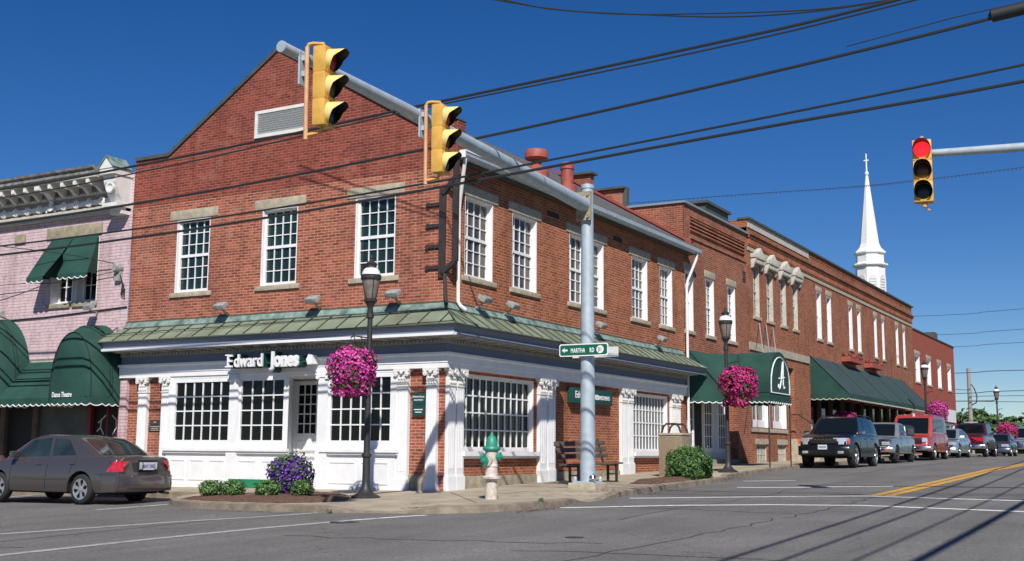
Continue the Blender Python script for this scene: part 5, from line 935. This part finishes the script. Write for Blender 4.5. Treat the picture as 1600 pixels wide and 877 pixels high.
# ------------------------------------------------------------------ vehicles (local: x forward, z up, on the ground)
def lerpP(P,x):
    if x<=P[0][0]: return P[0][1]
    for (a,p),(b,q) in zip(P,P[1:]):
        if x<=b: return p+(q-p)*(x-a)/(b-a)
    return P[-1][1]
def vehicle(name,label,cat,L,W,wb,r,belt,cab,paintm,sill=.24,wx=0,glass='carglass',tw=.20,windows=(),ws=None,rw=None,cabw=.80,group='vehicles parked along the street',head=None,tail=None,bumper=None,hub='alloy',grille=None,plate=None,seams=(),mirror=None,handles=(),spokes=5,bump_r=None,cabx=None,nosew=.14,tailw=.10):
    t=thing(name,label,cat,(0,0,0),group); fx,rx=wx+wb/2,wx-wb/2
    def hw(x,z):
        e=(x/(L/2)) ; tp=1-(nosew*max(0,e)**5 if e>0 else tailw*max(0,-e)**5)
        zb=lerpP(belt,x); k=(z-.42)/max(.2,zb-.42); return W/2*tp*(1-.075*k*k if z>.42 else 1-.10*((.42-z)/.25)**2)
    def zbot(x):
        z=sill+(.06 if abs(x)>L/2-.3 else 0)
        for c in (fx,rx):
            d=abs(x-c); Ra=r+.065
            if d<Ra: z=max(z,r+math.sqrt(Ra*Ra-d*d))
        return z
    xs=sorted({round(-L/2+L*i/90,4) for i in range(91)}|{round(c+(r+.064)*math.cos(PI*k/10),4) for c in (fx,rx) for k in range(11)})
    rows=[]
    for x in xs:
        zb=zbot(x); zt_=lerpP(belt,x); zb=min(zb,zt_-.04); row=[(x,0,zb),(x,hw(x,zb)*.8,zb)]
        for k in range(8): z=zb+(zt_-.05-zb)*k/7; row.append((x,hw(x,z),z))
        h=hw(x,zt_-.05); row+=[(x,h*.975,zt_-.015),(x,h*.92,zt_),(x,h*.6,zt_+.018),(x,0,zt_+.028)]
        rows.append([Vector(p) for p in row])
    b=MB(); 
    for s in (1,-1): b.grid([[Vector((p.x,p.y*s,p.z)) for p in row] for row in rows])
    for row in (rows[0],rows[-1]): b.quad(*([p for p in row]+[Vector((p.x,-p.y,p.z)) for p in row[::-1]]))
    # cabin
    cx0,cx1=cab[0][0],cab[-1][0]; cs=sorted({round(cx0+(cx1-cx0)*i/50,4) for i in range(51)}|{round(c[0],4) for c in cab}); CR=[]
    def cw(x,z): 
        zb=lerpP(belt,x); zr=max(c[1] for c in cab); k=min(1.05,max(0,(z-zb)/(zr-zb))); return hw(x,zb-.05)*(.965-(.965-cabw)*k**1.2)
    for x in cs:
        zb=lerpP(belt,x)-.03; zt_=max(lerpP(cab,x),zb+.01); row=[(x,cw(x,zb),zb)]
        for k in range(1,7): z=zb+(zt_-.05-zb)*k/6; row.append((x,cw(x,z),z))
        h=cw(x,zt_-.05); row+=[(x,h*.965,zt_-.012),(x,h*.88,zt_),(x,h*.5,zt_+.012),(x,0,zt_+.018)]; CR.append([Vector(p) for p in row])
    for s in (1,-1): b.grid([[Vector((p.x,p.y*s,p.z)) for p in row] for row in CR])
    bo=obj('body',b,paintm,t,smooth=True,angle=50)
    u=MB(); u.box(-L/2+.25,-W/2+.24,sill-.04,L/2-.25,W/2-.24,.62); obj('underbody',u,'under',t)
    # wheels
    for c in (fx,rx):
        for s in (1,-1):
            yo=s*(W/2-.03-tw/2); y0=MB(); y0.lathe((c,yo,r),[(r*.70,-tw/2),(r*.9,-tw/2),(r*.985,-tw*.36),(r,-tw*.2),(r,tw*.2),(r*.985,tw*.36),(r*.9,tw/2),(r*.70,tw/2)],28,axis='y',caps=False); wo=obj('wheel',y0,'rubber',t,smooth=True,angle=50)
            h=MB(); f_=s*tw/2; h.lathe((c,yo,r),[(r*.715,f_*.2),(r*.715,f_*.98),(r*.68,f_*1.0),(r*.64,f_*.80)],24,axis='y',caps=False)
            nsp=spokes
            for k in range(nsp):
                a=2*PI*(k+.25)/nsp; wv=.30 if nsp==6 else .24; A=[]
                for rr_,da in ((r*.12,.9),(r*.34,wv),(r*.52,wv*.75),(r*.67,wv*1.5)): A.append([Vector((c+rr_*math.cos(a+da*q),yo+f_*(.97-.18*(1-rr_/(r*.67))),r+rr_*math.sin(a+da*q))) for q in (-1,-.33,.33,1)])
                h.grid(A)
            h.lathe((c,yo+f_*.86,r),[(r*.18,0),(r*.16,s*.02),(.01,s*.025)],10,axis='y'); ho=obj('rim',h,hub,wo)
            h=MB(); h.lathe((c,yo+f_*.55,r),[(r*.68,0),(r*.68,.004)],18,axis='y'); obj('hub_back',h,'under',wo)
    # glass patches
    def side_glass(pts,s,n=6):   # pts: 4 corners (x,z) bl,br,tr,tl
        g=MB(); rr=[]
        for j in range(n+1):
            v=j/n; row=[]
            for i in range(n+1):
                uu=i/n; x=(pts[0][0]*(1-uu)+pts[1][0]*uu)*(1-v)+(pts[3][0]*(1-uu)+pts[2][0]*uu)*v; z=(pts[0][1]*(1-uu)+pts[1][1]*uu)*(1-v)+(pts[3][1]*(1-uu)+pts[2][1]*uu)*v
                row.append(Vector((x,s*(cw(x,z)+.006),z)))
            rr.append(row)
        g.grid(rr); return g
    for pts in windows:
        for s in (1,-1): obj('side_window',side_glass(pts,s),glass,t,smooth=True)
    def top_glass(x0,x1,inset=.10,name='windscreen'):
        g=MB(); rr=[]
        for i in range(9):
            x=x0+(x1-x0)*i/8; z=lerpP(cab,x); w_=max(.1,cw(x,z-.05)*.93-inset); rr.append([Vector((x,w_*k/4,z+.022-.010*abs(k/4)**2*1.2+(.004))) for k in range(-4,5)])
        g.grid(rr); obj(name,g,glass,t,smooth=True)
    if ws: top_glass(*ws,name='windscreen')
    if rw: top_glass(*rw,name='rear_window')
    def wrap(x0,x1,z0,z1,s,off=.008,slope=0,n=6,name='headlight',m='headl',front=1,inner=None):   # lamp patch hugging the flank then the end face
        g=MB(); rr=[]
        for j in range(4):
            z=z0+(z1-z0)*j/3; xq=x0-slope*j/3; row=[Vector((xq+(x1-xq)*i/n,s*(hw(xq+(x1-xq)*i/n,z)+off),z)) for i in range(n+1)]
            if inner is not None: row.append(Vector((x1+front*off,s*inner,z)))
            rr.append(row)
        g.grid(rr); return obj(name,g,m,t,smooth=True,angle=60)
    ex=L/2
    if head:
        for s in (1,-1): wrap(ex-head[0],ex,head[1],head[2],s,inner=head[3],front=1)
    if tail:
        for s in (1,-1): wrap(-ex+tail[0],-ex,tail[1],tail[2],s,inner=tail[3],front=-1,slope=.16,name='taillight',m='taill')
    if bumper:
        z0,z1,m=bumper
        for sg in (1,-1):
            if isinstance(m,(tuple,list)): mm=m[0] if sg>0 else m[1]
            else: mm=m
            if mm is None: continue
            bb=MB(); n=10; P=[]
            for i in range(n+1):
                a=-1+2*i/n; y=a*(W/2*.93); x=sg*(ex+.05-.10*abs(a)**4); P.append((x,y))
            P=[(sg*(ex-.38),-W/2*.995)]+P+[(sg*(ex-.38),W/2*.995)]
            bb.grid([[Vector((x,y,z0)) for x,y in P],[Vector((x+sg*.02,y,z0+.03)) for x,y in P],[Vector((x+sg*.02,y,z1-.03)) for x,y in P],[Vector((x-sg*.01,y,z1)) for x,y in P],[Vector((x-sg*.16,y*.93,z1+.004)) for x,y in P]]); obj('bumper',bb,mm,t,smooth=True,angle=55)
    if grille:
        y,z0,z1,m=grille; g=MB(); g.box(ex-.02,-y,z0,ex+.014,y,z1); obj('grille',g,m,t,bevel=.008)
    if plate:
        sg,z,m=plate; g=MB(); xx=sg*(ex+.075); g.box(min(xx,xx+sg*.012),-.155,z,max(xx,xx+sg*.012),.155,z+.155); po=obj('licence_plate',g,'plate',t)
        g=MB()
        if m: text_mb(g,m,.11,(xx+sg*.014,0,z+.035),(0,sg,0),(0,0,1),.003,.001,.75,'CENTER')
        else:
            for k in range(6): q=xx+sg*.014; g.box(q-.001,-.12+k*.042,z+.045,q+.001,-.095+k*.042,z+.11)
        obj('lettering',g,'platetext',po)
    if mirror:
        x,z,m=mirror
        for s in (1,-1): g=MB(); y=hw(x,z)+.10; g.box(x-.05,min(s*(y-.12),s*(y+.1)),z,x+.05,max(s*(y-.12),s*(y+.1)),z+.13); obj('mirror',g,m,t,bevel=.03)
    for x,z in handles:
        for s in (1,-1): g=MB(); g.box(x-.09,s*hw(x,z)-.012,z-.015,x+.09,s*hw(x,z)+.022,z+.015); obj('door_handle',g,paintm if 'bronze' in paintm else 'black',t,bevel=.008)
    for (xa,za,xb,zb) in seams:
        for s in (1,-1):
            pts=[]
            for k in range(9): q=k/8; x,z=xa+(xb-xa)*q,za+(zb-za)*q; zbelt=lerpP(belt,x)-.05; y=hw(x,z) if z<zbelt else cw(x,z); pts.append(Vector((x,s*(y+.001),z)))
            g=MB(); g.tube(pts,.006,4); obj('door_seam',g,'under',t)
    return t,hw,cw
def place(t,x,y,rz,sc_=1,tilt=0): t.location=(x,y,road(x,y)+.006); t.rotation_euler=(0,tilt,rz); t.scale=(sc_,)*3 if not isinstance(sc_,tuple) else sc_
# bronze sedan (rear toward the crossing)
belt=[(-2.25,.50),(-2.22,.74),(-2.16,.93),(-2.05,.965),(-1.55,.975),(-1.0,.955),(.6,.90),(.95,.90),(1.7,.80),(2.05,.70),(2.2,.58),(2.25,.45)]
cab=[(-1.72,.96),(-1.15,1.27),(-.95,1.345),(-.6,1.395),(0,1.41),(.25,1.38),(.45,1.31),(1.15,.90)]
sd_,hw,cw=vehicle('sedan','bronze grey four-door sedan parked at the left edge, rear to the crossing','car',4.5,1.72,2.5,.305,belt,cab,'p_bronze',windows=[((-.22,.97),(.82,.95),(.36,1.30),(-.18,1.345)),((-1.02,1.0),(-.32,.98),(-.28,1.345),(-.72,1.31))],ws=(.50,1.12),rw=(-1.02,-1.66),glass='sedan_glass',head=(.35,.58,.72,.42),tail=(.30,.665,.88,.63),bumper=(.26,.60,('p_bronze','p_bronze')),plate=(-1,.70,'BHY 5902'),mirror=(.72,.93,'p_bronze'),handles=((.02,.80),(-.98,.82)),seams=((-.25,.97,-.22,.30),(.85,.90,.88,.30),(-1.05,.97,-.92,.62),(-2.2,.62,-1.66,.62),(-1.9,.965,-2.22,.64)),spokes=6,group='vehicles parked along the street')
g=MB(); 
for s in (1,-1): g.beam((-.95,s*(hw(0,.5)+.004),.52),(.85,s*(hw(0,.5)+.004),.52),.02,.05,up=(0,0,1))
obj('side_moulding',g,'p_bronze',sd_)
g=MB(); g.box(-2.30,-.26,.68,-2.262,.26,.90); obj('plate_recess',g,'under',sd_)
for s in (1,-1): g=MB(); g.box(-2.325,s*.21-.035,.71,-2.30,s*.21+.035,.86); obj('reversing_light',g,'headl',sd_,bevel=.01)
g=MB(); g.tube([(-2.1,-.55,.24),(-2.38,-.55,.22)],.03,8); obj('exhaust',g,'iron',sd_)
place(sd_,-3.88,7.08,R(90+2),(.985,.98,1.0))
# dark off-road car
belt=[(-2.3,.6),(-2.27,1.0),(-2.2,1.13),(-1,1.14),(.75,1.15),(1.0,1.15),(1.6,1.11),(2.05,1.05),(2.25,.98),(2.30,.6)]
cab=[(-2.22,1.10),(-2.0,1.62),(-1.85,1.70),(-.8,1.745),(.2,1.735),(.42,1.68),(1.02,1.14)]
v,hw,cw=vehicle('offroad_car','dark navy boxy off-road car facing the crossing, nearest of the row by the brick shops','car',4.6,1.86,2.75,.395,belt,cab,'p_navy',sill=.36,wx=.05,tw=.25,windows=[((.02,1.19),(.80,1.19),(.42,1.62),(.0,1.66)),((-.95,1.19),(-.08,1.19),(-.1,1.66),(-.92,1.66)),((-2.0,1.19),(-1.05,1.19),(-1.02,1.66),(-1.85,1.6))],ws=(.48,.99),head=(.26,.77,.985,.52),tail=(.15,.8,1.05,.72),bumper=(.40,.72,'p_navy'),plate=(1,.60,None),mirror=(.85,1.12,'chrome'),handles=((.1,.98),(-.9,.98)),seams=((-.05,1.1,-.05,.45),(.88,1.07,.95,.45)),cabw=.75)
g=MB(); g.box(2.29,-.46,.80,2.33,.46,.955); go=obj('grille',g,'black',v,bevel=.01); g=MB()
for k in range(7): y=-.39+k*.13; g.box(2.328,y-.02,.925,2.34,y+.02,.95)
obj('grille_slots',g,'chrome',go)
for s in (1,-1): g=MB(); g.tube([(-1.9,s*.62,1.73),(-1.6,s*.64,1.79),(.0,s*.64,1.80),(.3,s*.62,1.74)],.018,6); obj('roof_rail',g,'black',v)
for s in (1,-1): g=MB(); g.box(2.12,s*.85-.03,.80,2.28,s*.85+.035,.95); obj('turn_signal',g,'amberl',v,bevel=.02)
for s in (1,-1): g=MB(); g.box(2.30,s*.6-.1,.46,2.385,s*.6+.1,.55); obj('fog_light',g,'flood',v,bevel=.02)
place(v,20.75,-3.28,PI,(1.04,.99,1.0))
# silver pickup with canopy
belt=[(-2.4,.6),(-2.38,1.02),(-2.3,1.05),(-.4,1.05),(.5,1.04),(.75,1.02),(2.0,.95),(2.27,.90),(2.32,.6)]
cab=[(-2.3,1.03),(-2.15,1.50),(-.62,1.53),(-.56,1.30),(-.52,1.30),(-.40,1.58),(.3,1.62),(.42,1.58),(.98,1.03)]
v,hw,cw=vehicle('pickup_truck','silver grey compact pickup with a dark bed cap, second in the row','pickup truck',4.7,1.66,2.9,.34,belt,cab,'p_silver',sill=.38,tw=.22,windows=[((-.38,1.08),(.72,1.08),(.36,1.52),(-.34,1.54)),],ws=(.46,.95),bumper=(.42,.62,('chrome','chrome')),head=None,mirror=(.66,1.08,'chrome'),hub='iron',cabw=.84,seams=((-.45,1.05,-.45,.45),(.78,1.02,.8,.45)))
g=MB(); 
for s in (1,-1): g.box(-2.1,min(s*.70,s*.765),1.10,-.66,max(s*.70,s*.765),1.50)
g.box(-2.2,-.68,1.5,-.6,.68,1.56); go=obj('bed_cap',g,'black',v,bevel=.02); g=MB()
for s in (1,-1): g.box(-1.95,min(s*.766,s*.772),1.17,-1.38,max(s*.766,s*.772),1.42); g.box(-1.34,min(s*.766,s*.772),1.17,-.78,max(s*.766,s*.772),1.42)
obj_split('cap_window',g,'glass_blind',go)
g=MB(); g.box(2.30,-.66,.66,2.345,.66,.86); obj('grille',g,'black',v,bevel=.01); g=MB(); g.box(2.20,-.76,.86,2.35,.76,.935); obj('hood_lip',g,'chrome',v,bevel=.01)
for s in (1,-1): g=MB(); g.box(2.31,s*.55-.15,.69,2.36,s*.55+.15,.83); obj('headlight',g,'headl',v,bevel=.01); g=MB(); g.box(2.28,s*.62-.1,.50,2.40,s*.62+.1,.57); obj('turn_signal',g,'amberl',v)
place(v,28.6,-3.12,PI,(1.05,1.0,1.0))
# red van
belt=[(-2.55,.6),(-2.53,1.2),(-2.4,1.22),(1.3,1.2),(1.6,1.16),(2.35,.98),(2.5,.85),(2.55,.6)]
cab=[(-2.5,1.2),(-2.42,1.98),(-2.2,2.06),(.7,2.08),(.95,2.03),(1.1,1.94),(1.75,1.13)]
v,hw,cw=vehicle('van','faded red full-size passenger van, third in the row','van',5.1,1.98,3.0,.36,belt,cab,'p_red',sill=.36,tw=.24,windows=[((.35,1.27),(1.42,1.27),(1.02,1.86),(.4,1.9)),((-.9,1.27),(.22,1.27),(.25,1.9),(-.85,1.9)),((-2.35,1.27),(-1.0,1.27),(-.98,1.9),(-2.3,1.88))],ws=(1.14,1.72),bumper=(.42,.62,('chrome','chrome')),head=(.1,.80,.98,.55),mirror=(1.3,1.28,'chrome'),hub='alloy',grille=(.6,.74,.98,'black'),cabw=.86,seams=((.3,1.2,.3,.42),(1.3,1.2,1.32,.45),(-.95,1.2,-.95,.42)))
g=MB(); g.box(.9,.1,2.1,.94,.22,2.2); g=MB(); g.box(1.02,-.04,1.95,1.05,.06,2.12); obj('roof_placard',g,'plate',v)
place(v,35.3,-3.22,PI,(1.0,1.0,.98))
# silver blue sedan
belt=[(-2.4,.5),(-2.37,.85),(-2.25,1.0),(-1.5,1.02),(.6,.93),(1.0,.92),(1.9,.80),(2.25,.68),(2.4,.45)]
cab=[(-2.0,1.0),(-1.2,1.33),(-.6,1.45),(.1,1.47),(.4,1.41),(1.25,.92)]
v,hw,cw=vehicle('sedan','silver blue sedan behind the red van','car',4.9,1.82,2.8,.34,belt,cab,'p_blue',windows=[((-.25,1.0),(.9,.98),(.4,1.36),(-.22,1.40)),((-1.35,1.03),(-.35,1.0),(-.3,1.40),(-.95,1.34))],ws=(.46,1.2),rw=(-1.2,-1.95),head=(.5,.62,.76,.42),tail=(.3,.75,.92,.6),bumper=(.24,.5,'p_blue'),mirror=(.8,.98,'white'),grille=(.4,.5,.66,'black'),handles=((.0,.84),(-1,.86)),seams=((-.28,1,-.26,.3),(.95,.92,.98,.3)))
place(v,42.3,-3.25,PI,(1.08,1,1.0))
# maroon pickup, tail toward us
belt=[(-2.75,.6),(-2.73,1.15),(-2.65,1.2),(-.6,1.2),(.9,1.18),(1.2,1.15),(2.4,1.05),(2.7,.95),(2.75,.6)]
cab=[(-.95,1.19),(-.85,1.78),(-.6,1.86),(.6,1.88),(.8,1.82),(1.4,1.15)]
v,hw,cw=vehicle('pickup_truck','dark maroon pickup parked tail first, behind the silver blue sedan','pickup truck',5.5,1.98,3.5,.38,belt,cab,'p_maroon',sill=.42,tw=.25,windows=[((-.05,1.25),(1.1,1.25),(.75,1.75),(-.02,1.78)),((-.78,1.25),(-.15,1.25),(-.12,1.78),(-.75,1.72))],ws=(.84,1.36),rw=(-.84,-.93),tail=(.10,.84,1.06,.90),head=(.2,.75,.95,.6),bumper=(.45,.68,('chrome','chrome')),mirror=(.95,1.25,'chrome'),grille=(.6,.72,.95,'black'),cabw=.84)
g=MB(); g.box(-2.62,-.75,1.14,-.98,.75,1.235); obj('bed_cover',g,'black',v); g=MB(); g.box(-.8,-.62,1.25,-.9,.62,1.7) if False else g.box(-.93,-.66,1.28,-.90,.66,1.72); obj('rear_glass',g,'carglass',v)
g=MB(); g.box(-.75,-.35,1.89,-.55,.35,1.96); obj('roof_light',g,'headl',v,bevel=.02)
place(v,50.3,-3.4,0,(1.0,1,1.0))
belt=[(-2.1,.5),(-2.05,.85),(-1.9,.95),(.5,.9),(.9,.88),(1.7,.76),(2.0,.66),(2.1,.45)]
cab=[(-1.9,.95),(-1.2,1.3),(-.5,1.40),(.1,1.4),(.35,1.35),(1.1,.88)]
v,hw,cw=vehicle('compact_car','small slate blue compact car facing the crossing beyond the maroon pickup','car',4.2,1.7,2.5,.31,belt,cab,'p_slate',windows=[((-.25,.97),(.8,.95),(.35,1.30),(-.2,1.33)),((-1.3,.98),(-.35,.97),(-.3,1.33),(-.95,1.28))],ws=(.4,1.05),rw=(-1.2,-1.85),head=(.25,.58,.74,.35),tail=(.25,.7,.88,.55),bumper=(.24,.5,'p_slate'),mirror=(.7,.93,'chrome'),grille=(.35,.45,.56,'black'))
place(v,58.6,-3.75,PI)
belt=[(-2.4,.6),(-2.37,1.0),(-2.3,1.08),(.9,1.06),(1.2,1.04),(2.2,.95),(2.38,.85),(2.4,.55)]
cab=[(-2.35,1.06),(-2.15,1.65),(-1.9,1.74),(.1,1.78),(.4,1.72),(1.25,1.04)]
v,hw,cw=vehicle('wagon_car','pale silver tall car with bright chrome nose, last of the row at the right edge','car',4.8,1.9,2.8,.36,belt,cab,'p_blue',sill=.36,windows=[((-.1,1.12),(1.0,1.12),(.5,1.62),(-.05,1.66)),((-1.1,1.12),(-.2,1.12),(-.15,1.66),(-1.1,1.66))],ws=(.46,1.2),head=(.25,.72,.92,.5),tail=(.15,.8,1.0,.7),bumper=(.4,.66,'chrome'),mirror=(.85,1.1,'chrome'),grille=(.45,.68,.88,'chrome'))
place(v,66.5,-4.05,PI,1.1)
